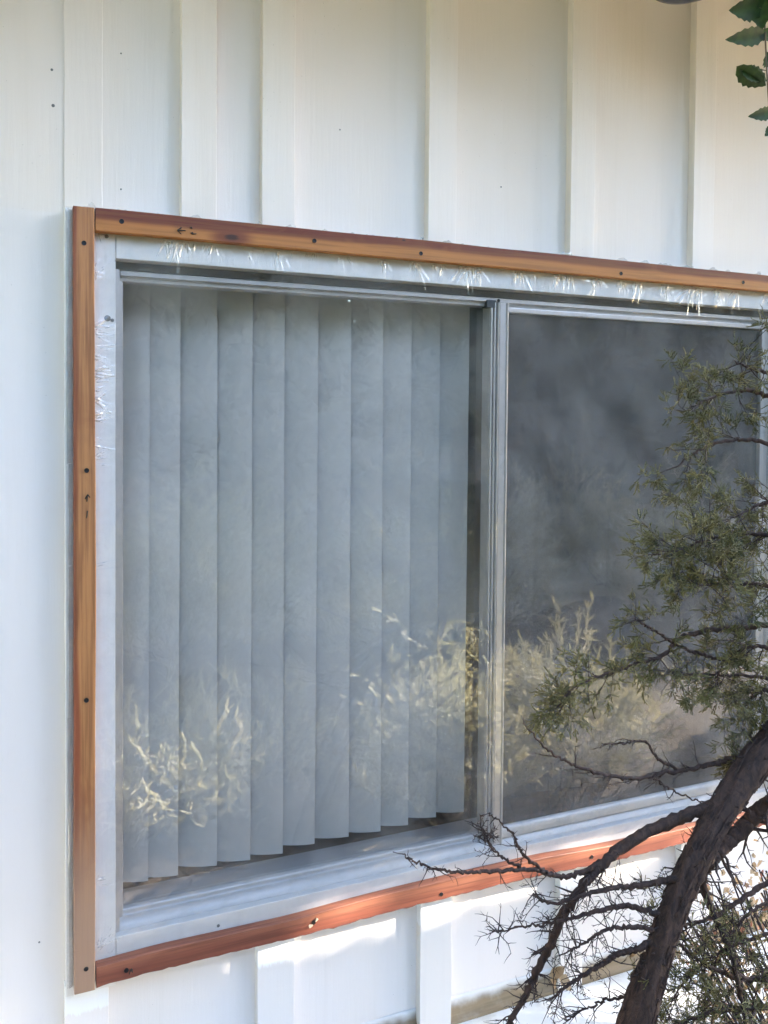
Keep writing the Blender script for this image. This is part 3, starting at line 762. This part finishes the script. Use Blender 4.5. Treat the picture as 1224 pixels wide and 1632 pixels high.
def pix(lst): return [at(px, py, Y) for (px, py, Y) in lst]
jun = empty('juniper_tree', (0.60, -0.62, 0.0), 'leaning dark juniper with twiggy drooping branches in front of the window', 'tree')
tp = [np.array((0.60, -0.62, -0.05)), np.array((0.66, -0.62, 0.35))] + pix([(1012, 1640, -0.60), (1050, 1520, -0.60), (1085, 1420, -0.60), (1135, 1320, -0.60), (1195, 1228, -0.60), (1262, 1150, -0.61), (1340, 1050, -0.64), (1430, 900, -0.70), (1480, 700, -0.74)])
n = 110; P = resample(tp, n)
R_ = np.interp(np.linspace(0, 1, n), [0, .18, .3, .5, .62, .75, .9, 1], [.038, .028, .0195, .0205, .0245, .0245, .019, .012])
trunk = obj('trunk', tube_mesh('trunk', P, R_, 24, 0.13, 3), MT['jbark'], jun)

_g = np.random.default_rng(6); stub, shag = [], []
for _ in range(170):
    i = _g.integers(20, n-4); d = norm(P[i+1]-P[i]); o = norm(np.cross(d, _g.normal(0, 1, 3)))
    a = P[i]+o*R_[i]*0.95; L = _g.uniform(.004, .016); b = a+norm(o+d*_g.normal(0, .5))*L
    stub.append((a, b, .0016, .0007))
    if _g.random() < .5: stub.append((b, b+norm(o+_g.normal(0, .6, 3))*L*.8, .0008, .0005))
for _ in range(420):
    i = _g.integers(10, n-8); d0 = norm(P[i+1]-P[i]); o = norm(np.cross(d0, _g.normal(0, 1, 3))); a = P[i]+o*R_[i]*1.0
    for q in range(1, _g.integers(3, 6)):
        j = i+q; dd = norm(P[j+1]-P[j]); o = norm(o-dd*(o@dd)+0.05*_g.normal(0, 1, 3)); b = P[j]+o*R_[j]*_g.uniform(.99, 1.07)
        shag.append((a, b, .0017, .0013)); a = b
obj('stub_twigs', segs_mesh('stub_twigs', stub, 4), MT['jtwig'], trunk, 'stuff')
obj('bark_strips', segs_mesh('bark_strips', shag, 4), MT['jbark'], trunk, 'stuff')

def limb(pl, r0, r1, seed, leaf=0.0, ntw=10, tl=(0.06, 0.12), depth=2, tmin=0.15, droop=0.0, rough=0.1, spread=0.75, name='branch', end=True):
    P = resample(pix(pl), 12*len(pl)); nn = len(P)
    rng = np.random.default_rng(seed)
    P[1:-1] += rng.normal(0, 0.0012, (nn-2, 3))
    rad = np.linspace(r0, r1, nn)
    b = obj(name, tube_mesh(name, P, rad, 8, rough, seed), MT['jbark'], jun)
    G = Grow(seed+500)
    for _ in range(ntw):
        t_ = tmin+(1-tmin)*G.rng.random()**0.85; k = min(nn-2, int(t_*(nn-1)))
        d = norm(P[k+1]-P[k]); s_ = norm(d*0.75+norm(G.rng.normal(0, 1, 3))*0.9)
        G.twig(P[k], s_, G.rng.uniform(*tl), max(0.0011, rad[k]*0.3), depth, leaf, droop, spread)
    if end: G.twig(P[-1], norm(P[-1]-P[-2]), tl[0], r1*0.95, depth, leaf, droop, spread)
    if G.tw: obj('twigs', segs_mesh('twigs', G.tw, 4), MT['jtwig'], b, 'stuff')
    if G.lf:
        ids = np.arange(len(G.lf))//24; young = np.random.default_rng(seed+9).random(ids.max()+1) < .38
        la = [q for q, i in zip(G.lf, ids) if not young[i]]; lb = [q for q, i in zip(G.lf, ids) if young[i]]
        if la: obj('foliage', segs_mesh('foliage', la, 3, False), MT['jleaf'], b, 'stuff')
        if lb: obj('young_foliage', segs_mesh('young_foliage', lb, 3, False), MT['jyoung'], b, 'stuff')
    return b
yb = -0.58
# the long drooping limbs low in the picture
limb([(1165, 1275, -.60), (1060, 1312, -.56), (965, 1372, -.54), (905, 1445, -.53), (865, 1530, -.52), (835, 1590, -.52), (798, 1650, -.52)], .0105, .0035, 1, 0, 80, (.015, .045), 1, .28, rough=.2)
limb([(960, 1376, -.54), (900, 1398, -.53), (850, 1386, -.53), (790, 1388, -.53), (735, 1390, -.53), (690, 1384, -.53), (660, 1372, -.53), (641, 1361, -.53)], .0042, .0008, 2, 0, 16, (.012, .030), 1, .1)
limb([(870, 1390, -.53), (845, 1372, -.53), (826, 1350, -.53), (818, 1330, -.53), (798, 1312, -.53), (779, 1296, -.53)], .0026, .0008, 3, 0, 7, (.012, .03), 1, .1)
limb([(838, 1386, -.53), (800, 1366, -.53), (780, 1345, -.53), (768, 1318, -.53)], .0022, .0008, 4, 0, 20, (.015, .03), 2, .35)
limb([(1080, 1400, -.60), (1010, 1412, -.57), (950, 1420, -.56), (880, 1440, -.55), (850, 1425, -.55)], .0055, .0012, 5, 0, 34, (.02, .05), 2, .1)
limb([(1060, 1460, -.60), (1000, 1445, -.57), (950, 1452, -.56), (900, 1466, -.55), (850, 1476, -.55), (785, 1485, -.55)], .005, .0009, 6, 0, 40, (.015, .04), 1, .1)
limb([(1045, 1500, -.60), (990, 1520, -.58), (945, 1545, -.57), (905, 1570, -.57), (880, 1590, -.57)], .0055, .0014, 7, 0, 30, (.02, .05), 2, .1)
limb([(1040, 1480, -.60), (980, 1478, -.58), (935, 1500, -.57), (900, 1520, -.57)], .004, .001, 8, 0, 26, (.02, .045), 2, .1)
limb([(1290, 1250, -.62), (1215, 1290, -.57), (1160, 1345, -.56), (1110, 1385, -.57)], .016, .010, 9, 0, 14, (.04, .08), 2, .1, rough=.15)
limb([(1160, 1345, -.56), (1120, 1400, -.55), (1140, 1460, -.55), (1170, 1540, -.56), (1190, 1640, -.56)], .008, .003, 10, 0, 24, (.04, .08), 2, .1)
limb([(1270, 1380, -.57), (1200, 1420, -.56), (1140, 1460, -.55), (1090, 1475, -.55), (1050, 1478, -.55)], .005, .0015, 11, 0, 18, (.03, .07), 2, .1)
limb([(1280, 1540, -.56), (1200, 1560, -.55), (1140, 1545, -.55), (1100, 1520, -.55), (1070, 1490, -.55)], .006, .0016, 12, 0.12, 30, (.04, .09), 2, .05)
limb([(1290, 1600, -.56), (1220, 1605, -.55), (1150, 1610, -.55), (1090, 1628, -.55), (1060, 1640, -.55)], .006, .002, 13, 0.2, 34, (.04, .09), 2, .05)
limb([(1250, 1480, -.56), (1190, 1500, -.55), (1140, 1520, -.55), (1095, 1560, -.55), (1070, 1600, -.55)], .0035, .001, 14, 0.1, 34, (.02, .06), 2, .05)
limb([(1260, 1420, -.50), (1200, 1450, -.50), (1160, 1500, -.50), (1130, 1570, -.50), (1120, 1640, -.50)], .0035, .001, 15, 0.1, 34, (.02, .06), 2, .05)
limb([(1040, 1600, -.58), (990, 1590, -.56), (950, 1600, -.55), (900, 1625, -.55)], .003, .001, 16, 0, 20, (.02, .05), 2, .1)
# limbs crossing the right pane
limb([(1225, 1185, -.60), (1150, 1214, -.56), (1080, 1228, -.54), (1005, 1240, -.53), (935, 1226, -.53), (880, 1200, -.53), (838, 1157, -.53)], .0050, .0010, 20, 0, 20, (.02, .045), 1, .25)
limb([(1082, 1227, -.54), (1050, 1210, -.53), (1028, 1182, -.53), (995, 1184, -.53), (962, 1186, -.53)], .0030, .0009, 21, 0, 10, (.015, .03), 1, .1)
limb([(1040, 1238, -.54), (1070, 1260, -.53), (1110, 1275, -.53), (1135, 1285, -.53)], .0018, .0009, 22, 0, 5, (.02, .03), 1, .1)
limb([(1270, 990, -.62), (1190, 1000, -.57), (1135, 1003, -.55), (1085, 1017, -.54), (1055, 1045, -.54), (1010, 1060, -.53), (955, 1078, -.53), (910, 1100, -.53), (885, 1150, -.53)], .0050, .0012, 23, 0.9, 36, (.03, .055), 1, .42)
limb([(1160, 1055, -.56), (1110, 1040, -.54), (1070, 1022, -.54), (1035, 1000, -.54), (1010, 985, -.54)], .0032, .001, 24, 0.5, 10, (.025, .05), 1, .4)
limb([(1280, 1085, -.62), (1190, 1078, -.57), (1120, 1074, -.55), (1065, 1072, -.55)], .0036, .001, 25, 0, 14, (.025, .05), 1, .45)
# leafy limbs on the right edge
for k, (pl, nt) in enumerate((
    ([(1330, 700, -.70), (1240, 640, -.62), (1190, 622, -.58), (1140, 632, -.57), (1090, 655, -.57)], 9),
    ([(1350, 800, -.70), (1250, 720, -.62), (1180, 700, -.58), (1120, 715, -.57), (1075, 745, -.57)], 8),
    ([(1340, 900, -.70), (1250, 860, -.62), (1180, 850, -.58), (1120, 862, -.57), (1065, 885, -.57)], 20),
    ([(1340, 960, -.70), (1250, 940, -.62), (1180, 930, -.58), (1110, 935, -.57)], 22),
    ([(1340, 830, -.70), (1260, 800, -.62), (1210, 805, -.58), (1160, 830, -.57)], 13),
    ([(1340, 1080, -.66), (1250, 1040, -.60), (1200, 1030, -.57), (1160, 1050, -.56), (1140, 1090, -.56)], 16),
    ([(1340, 1150, -.64), (1260, 1110, -.60), (1210, 1100, -.57), (1185, 1130, -.56)], 14),
    ([(1300, 620, -.70), (1245, 600, -.62), (1205, 590, -.60), (1170, 575, -.60)], 5),
    )):
    limb(pl, .0050, .0012, 40+k, 0.55, nt, (.04, .075), 2, .3)
limb([(1300, 1180, -.62), (1240, 1190, -.58), (1205, 1205, -.57), (1180, 1212, -.57)], .003, .001, 60, 0.9, 14, (.02, .04), 1, .2)

# ------------------------------------------------------------------ dry leaf shrub beyond the trunk
MT['dryleaf'] = leafmat('dry_tan_leaves', (0.42, 0.27, 0.14), (0.62, 0.46, 0.28), 40, 0.7, 0.35)
MT['dryred'] = leafmat('dry_reddish_leaves', (0.34, 0.14, 0.09), (0.45, 0.24, 0.15), 40, 0.7, 0.35)
def leaf_mesh(name, items, curl=0.25):
    """lens shaped folded leaves: (centre, direction, up, length, width)"""
    V, Fc = [], []
    for (c, d, u, L, W) in items:
        d = norm(d); s_ = norm(np.cross(d, u)); nrm = np.cross(s_, d); b = len(V)
        for (a, w, h) in ((-.5, 0, 0), (-.15, -.5, curl), (-.15, 0, 0), (-.15, .5, curl), (.22, -.36, curl), (.22, 0, 0), (.22, .36, curl), (.5, 0, -.1)):
            V.append(c+d*a*L+s_*w*W+nrm*h*W*0.6)
        Fc += [(b, b+1, b+2, b), (b, b+2, b+3, b), (b+1, b+4, b+5, b+2), (b+2, b+5, b+6, b+3), (b+4, b+7, b+5, b+4), (b+5, b+7, b+6, b+5)]
    bm = bmesh.new(); vv = [bm.verts.new(v) for v in V]
    for f in Fc:
        f2 = list(dict.fromkeys(f)); bm.faces.new([vv[i] for i in f2])
    me = bpy.data.meshes.new(name); bm.to_mesh(me); bm.free(); return me
dry = empty('dry_shrub', (1.30, -0.46, 0.0), 'shrub of pale dry leaves lit by the sun behind the juniper trunk', 'shrub')
rng = np.random.default_rng(77)
items, red, stems = [], [], []
for k in range(46):
    px, py = rng.uniform(1070, 1260), rng.uniform(1380, 1540)
    tip = at(px, py, rng.uniform(-.34, -.16)); base = np.array((1.30+rng.uniform(-.05, .2), -.46+rng.uniform(-.02, .03), 0.0))
    mid = (tip+base)/2+rng.normal(0, .03, 3); mid[1] = min(mid[1], -.44); mid[2] = max(mid[2], .2)
    P = resample([base, mid, tip], 14)
    for a, b in zip(P[:-1], P[1:]): stems.append((a, b, .0022, .0018))
    for q in range(14):
        i = rng.integers(8, 14); c = P[i]+rng.normal(0, .028, 3); c[1] = min(c[1], -.06); c[2] = max(c[2], LZ+.015)
        it = (c, rng.normal(0, 1, 3), rng.normal(0, 1, 3), rng.uniform(.010, .024), rng.uniform(.007, .014))
        (red if rng.random() < .12 else items).append(it)
for (px, py, Y) in ((890, 1550, -.5), (900, 1568, -.5), (1050, 1440, -.5), (1030, 1460, -.5), (1005, 1490, -.5), (1065, 1515, -.5), (880, 1562, -.5)):
    pass
obj('stems', segs_mesh('stems', stems, 5), MT['jtwig'], dry, 'stuff')
obj('leaves', leaf_mesh('leaves', items), MT['dryleaf'], dry, 'stuff')
obj('reddish_leaves', leaf_mesh('reddish_leaves', red), MT['dryred'], dry, 'stuff')
for (px, py, L, ang) in ((888, 1548, .030, 0.5), (900, 1566, .034, -0.9), (882, 1566, .026, 2.2), (1008, 1520, .018, 1.0)):
    c = at(px, py, -.515)
    o = obj('dry_leaf', leaf_mesh('dry_leaf', [(c, np.array((math.cos(ang), -.3, math.sin(ang))), np.array((.4, -1, .5)), L, L*.6)]), MT['dryleaf'], jun)

# ------------------------------------------------------------------ hanging planter with trailing vine
MT['vleaf'] = leafmat('vine_leaf', (0.012, 0.036, 0.008), (0.036, 0.080, 0.016), 60, 0.6, 0.2)
MT['vstem'] = simple('vine_stem', (0.12, 0.09, 0.06), 0.7)
pot_c = at(1096, -80, -0.30)
pl = empty('hanging_planter', tuple(pot_c), 'dark blue rounded pot just showing at the top edge above the vine', 'planter')
def lathe(name, c, prof, mat, parent, sides=40):
    V = [(c[0]+r_*math.cos(2*math.pi*k/sides), c[1]+r_*math.sin(2*math.pi*k/sides), c[2]+z) for (r_, z) in prof for k in range(sides)]
    Fc = [(i*sides+k, i*sides+(k+1) % sides, (i+1)*sides+(k+1) % sides, (i+1)*sides+k) for i in range(len(prof)-1) for k in range(sides)]
    return obj(name, mesh_np(name, V, Fc, True), mat, parent)
b0 = at(1096, -14, -0.30)[2]-pot_c[2]
lathe('pot', pot_c, [(.0005, b0), (.05, b0+.001), (.066, b0+.006), (.08, b0+.03), (.095, b0+.10), (.105, b0+.16), (.110, b0+.165), (.110, b0+.185), (.10, b0+.185), (.098, b0+.15), (.001, b0+.145)],
      simple('dark_blue_glaze', (0.018, 0.024, 0.05), 0.3), pl)
wires = []
for k in range(3):
    a = k*2.094+.3; wires.append((pot_c+np.array((.107*math.cos(a), .107*math.sin(a), b0+.18)), np.array((pot_c[0], pot_c[1], WT-.02)), .0012, .0012))
obj('hanger', segs_mesh('hanger', wires, 6), MT['nail'], pl)
vine = empty('trailing_vine', tuple(pot_c+np.array((.1, 0, b0+.16))), 'dark green vine leaves trailing down at the top right corner', 'vine')
vp = [pot_c+np.array((.06, 0, b0+.15)), pot_c+np.array((.13, 0, b0+.17))] + pix([(1214, -20, -.32), (1219, 45, -.33), (1222, 110, -.33), (1226, 180, -.33), (1230, 260, -.33)])
P = resample(vp, 50)
obj('stem', tube_mesh('stem', P, np.linspace(.0022, .0012, 50), 7), MT['vstem'], vine)
def vine_leaf(tip, base, W, roll, seed):
    """toothed pointed leaf with a folded midrib and a stalk"""
    rng = np.random.default_rng(seed)
    tip, base = np.array(tip), np.array(base); d = tip-base; L = np.linalg.norm(d); d = d/L
    view = norm(CAM-base); s_ = norm(np.cross(d, view)); s_ = norm(s_*math.cos(roll)+view*math.sin(roll)); nrm = np.cross(s_, d)
    m = 13; V = []; 
    for i in range(m):
        u = i/(m-1); w = (math.sin(math.pi*min(1, u**0.72))**0.85)*W*0.5*(1+(0.16 if i % 2 else -0.05))
        if i in (0, m-1): w = 0.0003
        c = base+d*L*u - nrm*0.10*L*(u*u)
        for s in (-1, -.5, 0, .5, 1): V.append(c+s_*w*s+nrm*(abs(s)**1.3)*w*0.35+nrm*rng.normal(0, .0004))
    Fc = [(i*5+j, i*5+j+1, (i+1)*5+j+1, (i+1)*5+j) for i in range(m-1) for j in range(4)]
    o = obj('leaf', mesh_np('leaf', V, Fc, True), MT['vleaf'], vine)
    return o
Yv_ = -.33
def vp_(x, y, dy=0): return at(x, y, Yv_+dy)
for i, (t_, b_, W, roll) in enumerate((((1166, 17), (1210, 12), .030, .25), ((1212, 46), (1216, -12), .034, -.3), ((1232, 30), (1208, 0), .03, .4), ((1162, 64), (1218, 54), .024, .3), ((1232, 62), (1214, 50), .020, .5),
        ((1222, 140), (1174, 106), .026, -.35), ((1226, 128), (1182, 112), .022, .6), ((1196, 186), (1232, 178), .018, .3), ((1220, 216), (1232, 204), .014, .2), ((1240, 100), (1222, 84), .03, .2), ((1180, -20), (1210, -14), .03, .3))):
    tip_, base_ = vp_(*t_), vp_(*b_)
    o = vine_leaf(tip_, base_, W*1.45, roll, i)
    k = int(np.argmin(np.linalg.norm(P-base_, axis=1)))
    obj('stalk', segs_mesh('stalk', [(P[k], (P[k]+base_)/2+np.array((0, 0, .003)), .0009, .0008), ((P[k]+base_)/2+np.array((0, 0, .003)), base_, .0008, .0007)], 5), MT['vstem'], o)

# ------------------------------------------------------------------ the yard in front of the house: what the panes mirror and what shades the wall
def lit(x, z):
    """chosen sun patches on the wall: share of crown leaves left out, 0 to 1"""
    x, z = np.asarray(x, float), np.asarray(z, float)
    cl = lambda v: np.clip(v, 0, 1)
    v = cl((x-0.14)/0.12)*((z > 0.482) & (z < 0.600))*np.where(z > 0.535, 1.0, 0.92)
    diag = 0.80+(x-0.89)*0.85
    v = np.maximum(v, 0.5*((x > -0.75) & (x < -0.28) & (z > 0.25) & (z < 1.15)))          # sun on the juniper in front of the wall
    v = np.maximum(v, 0.97*((x > 1.60) & (x < 1.82) & (z > 0.62) & (z < 1.50)))
    v = np.maximum(v, 1.0*((x > 0.83) & (x < 0.92) & (z > 0.66) & (z < 0.82)))
    v = np.maximum(v, 0.90*cl((diag-z)/0.06)*cl((x-0.84)/0.05)*cl((z-0.66)/0.05))
    v = np.maximum(v, 0.93*cl((x-0.42)/0.15)*(z < 0.28))
    v = np.maximum(v, 0.55*cl((x-1.0)/0.3)*(z < 0.55))
    v = np.maximum(v, 0.60*cl((x-1.15)/0.3)*(z > 1.70)*cl((1.93-z)/0.06))
    return v
MT['tleaf'] = leafmat('sun_mask_tree_leaves', (0.035, 0.055, 0.020), (0.085, 0.095, 0.035), 1.5, 0.6, 0.25)
MT['tbark'] = barkmat('mask_tree_and_evergreen_bark', (0.06, 0.045, 0.038), (0.14, 0.11, 0.09), 14)
def quads_mesh(name, C, sz, rng, aspect=0.5):
    N = len(C); d = rng.normal(0, 1, (N, 3)); d /= np.linalg.norm(d, axis=1, keepdims=True)
    e = np.cross(d, rng.normal(0, 1, (N, 3))); e /= np.linalg.norm(e, axis=1, keepdims=True)
    s_ = sz[:, None]
    V = np.stack([C-d*s_, C+e*s_*aspect-d*s_*.1, C+d*s_, C-e*s_*aspect-d*s_*.1], 1).reshape(-1, 3)
    return mesh_np(name, V, np.arange(N*4).reshape(-1, 4))
def sun_mask_tree():  # unseen tree used as a sun mask, leaves left out over chosen patches
    rng = np.random.default_rng(9)
    N = 430000
    x = rng.uniform(-0.9, 2.9, N); z = rng.uniform(-0.65, 2.75, N); t_ = rng.uniform(5.2, 7.8, N)
    k = ((x-0.95)/1.9)**6+((z-1.02)/1.68)**6 < 1+0.12*np.sin(5*x+1)+0.1*np.sin(7*z+2)          # uneven outline
    k &= rng.random(N) > lit(x+rng.normal(0, .04, N), z+rng.normal(0, .014, N))
    C = np.stack([x, np.full(N, -0.03), z], 1)+S*t_[:, None]
    k &= C[:, 2] > 0.6
    q = C-CAM; dz = q@_F
    k &= ~((dz > 0) & (np.abs(q@_R) < 0.62*dz) & (np.abs(q@_U) < 0.95*dz))                    # the place in front of the window is open
    C = C[k]
    root = empty('sun_mask_tree', (6.5, -2.9, 0.0), 'broad dark tree out of view, crown shaped to leave sun patches on the wall', 'tree')
    tp_ = resample([np.array((6.5, -2.9, -.1)), np.array((6.4, -2.85, 1.2)), np.array((6.55, -2.8, 2.4)), np.array((6.6, -2.9, 4.2)), np.array((6.55, -2.9, 5.4))], 40)
    obj('trunk', tube_mesh('trunk', tp_, np.linspace(.17, .04, 40), 16, .08, 5), MT['tbark'], root)
    br = []
    for k in range(26):
        i = rng.integers(12, 38); tgt = C[rng.integers(len(C))]
        Q = resample([tp_[i], (tp_[i]+tgt)/2+rng.normal(0, .12, 3)+np.array((0, 0, .1)), tgt], 8)
        for j, (a, b) in enumerate(zip(Q[:-1], Q[1:])): br.append((a, b, .03*(1-j/8)+.006, .03*(1-(j+1)/8)+.006))
    # no branch across the openings through which the sun reaches the wall
    def wallpt(q): return q-S*((q[1]+0.03)/S[1])
    br = [s_ for s_ in br if lit(wallpt((s_[0]+s_[1])/2)[0], wallpt((s_[0]+s_[1])/2)[2]) < .2]
    obj('limbs', segs_mesh('limbs', br, 6), MT['tbark'], root, 'stuff')
    obj('crown', quads_mesh('crown', C, rng.uniform(.022, .034, len(C)), rng), MT['tleaf'], root, 'stuff')
sun_mask_tree()

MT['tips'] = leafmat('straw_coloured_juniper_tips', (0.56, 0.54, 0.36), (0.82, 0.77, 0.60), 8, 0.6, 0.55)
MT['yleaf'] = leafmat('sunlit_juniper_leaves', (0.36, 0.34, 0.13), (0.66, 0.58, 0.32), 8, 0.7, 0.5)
def bush(c, rx, ry, h, n, seed, label, sc=1.0, mat='yleaf'):
    rng = np.random.default_rng(seed); G = Grow(seed)
    root = empty('juniper_bush', (c[0], c[1], 0), label, 'bush', 'low juniper bushes in the yard')
    st_ = []
    for k in range(n):
        a = rng.uniform(0, 6.28); rr = math.sqrt(rng.random()); p = np.array((c[0]+rx*rr*math.cos(a), c[1]+ry*rr*math.sin(a), 0.0))
        top = h*(1-.6*rr*rr)*rng.uniform(.6, 1.1); p[2] = top*rng.uniform(.25, 1)
        d = norm(np.array((math.cos(a)*.7, math.sin(a)*.7, .8))+rng.normal(0, .3, 3))
        q = p.copy()
        for j in range(5):
            b = q+norm(d+rng.normal(0, .3, 3))*.028*sc; G.lf.append((q, b, .0035*sc, .0025*sc))
            for _ in range(2): G.lf.append((q, q+norm(d+rng.normal(0, .8, 3))*.032*sc, .003*sc, .0015*sc))
            q = b
        if k % 12 == 0: st_.append((np.array((c[0]+rng.normal(0, .05), c[1]+rng.normal(0, .05), 0.)), p, .008, .003))
    obj('stems', segs_mesh('stems', st_, 5), MT['jtwig'], root, 'stuff')
    obj('foliage', segs_mesh('foliage', G.lf, 3, False), MT[mat], root, 'stuff')
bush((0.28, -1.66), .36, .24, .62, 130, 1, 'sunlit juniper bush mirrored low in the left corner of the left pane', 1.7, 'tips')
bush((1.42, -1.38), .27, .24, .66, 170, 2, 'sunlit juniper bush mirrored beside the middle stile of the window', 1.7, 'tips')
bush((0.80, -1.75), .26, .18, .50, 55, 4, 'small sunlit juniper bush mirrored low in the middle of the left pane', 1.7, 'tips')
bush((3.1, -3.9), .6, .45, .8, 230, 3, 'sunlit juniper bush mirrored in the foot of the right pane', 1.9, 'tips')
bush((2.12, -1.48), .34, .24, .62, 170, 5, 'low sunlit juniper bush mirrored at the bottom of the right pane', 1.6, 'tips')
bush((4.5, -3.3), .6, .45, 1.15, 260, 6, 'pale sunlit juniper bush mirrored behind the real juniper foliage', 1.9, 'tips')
for k, (x, y, rx, h, lab) in enumerate((
        (-0.5, -3.5, .60, .85, 'juniper bush behind the low ones, mirrored at the left jamb'), (0.85, -3.75, .65, .95, 'rounded juniper bush mirrored in the middle of the left pane'),
        (2.25, -3.4, .60, .85, 'juniper bush mirrored in the left pane just left of the stile'), (1.4, -5.3, .85, 1.15, 'taller juniper bush farther back, mirrored above the low bushes'),
        (3.5, -5.4, .85, 1.1, 'taller juniper bush farther back, mirrored by the middle stile'), (4.9, -4.6, .75, 1.0, 'juniper bush mirrored low in the right pane beside the sun mask tree'),
        (-0.6, -5.6, .85, 1.15, 'taller juniper bush at the back, mirrored at the upper left'), (5.6, -6.4, .9, 1.2, 'farthest juniper bush, mirrored in the right pane'))):
    bush((x, y), rx, rx*.8, h, 420, 20+k, lab, 1.7)
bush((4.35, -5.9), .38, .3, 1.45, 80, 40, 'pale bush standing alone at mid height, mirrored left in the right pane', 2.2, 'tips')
MT['eleaf'] = leafmat('evergreen_needles', (0.025, 0.040, 0.018), (0.06, 0.075, 0.030), 1.0, 0.7, 0.1)
def evergreen(x, y, h, r_, seed, label):
    rng = np.random.default_rng(seed); N = 7200; C = []
    while len(C) < N:
        u = rng.random(); z = h*(.01+.99*u); R2 = r_*(1-u)**.75*min(1, .75+u*3)*(1+.22*math.sin(9*u*6.28)+.1*rng.normal())
        a = rng.uniform(0, 6.28); q = R2*math.sqrt(rng.random())
        C.append((x+q*math.cos(a), y+q*math.sin(a), z))
    root = empty('evergreen_tree', (x, y, 0), label, 'tree', 'evergreens along the far side of the yard')
    tp_ = np.array([(x, y, -.1+h*i/10*.97) for i in range(11)])
    obj('trunk', tube_mesh('trunk', tp_, np.linspace(.16, .02, 11), 10, .06, seed), MT['tbark'], root)
    obj('crown', quads_mesh('crown', np.array(C), rng.uniform(.12, .24, N), rng, .5), MT['eleaf'], root, 'stuff')
evergreen(-1.6, -8.0, 7.0, 1.7, 1, 'tall evergreen at the left end of the yard, mirrored at the left jamb')
evergreen(0.9, -7.6, 7.2, 1.6, 2, 'bushy evergreen straight across the yard, mirrored left in the left pane')
evergreen(2.7, -8.2, 6.6, 1.6, 3, 'evergreen mirrored in the middle of the left pane')
evergreen(4.5, -7.8, 7.0, 1.5, 6, 'evergreen mirrored in the left pane close to the middle stile')
evergreen(6.2, -8.0, 6.8, 1.5, 4, 'slim evergreen mirrored in the right pane next to the stile')
evergreen(7.7, -8.6, 5.0, 1.5, 9, 'short evergreen mirrored in the right pane near the tall slim one')
evergreen(9.5, -8.4, 4.7, 1.55, 10, 'shortest evergreen, mirrored near the middle of the right pane')
evergreen(11.2, -8.0, 6.6, 1.6, 5, 'tall evergreen mirrored at the far edge of the right pane')
evergreen(12.9, -7.0, 6.4, 1.7, 11, 'evergreen farthest right, mirrored beyond the juniper')
evergreen(-1.7, -1.3, 6.2, 1.12, 7, 'unseen evergreen added close to the house, blocking light from the left')  # added out of view to darken the left sides of the battens
evergreen(-3.6, -4.6, 6.4, 1.6, 8, 'unseen evergreen added farther out on the left, also blocking light')  # second added tree, cutting sky light from the left
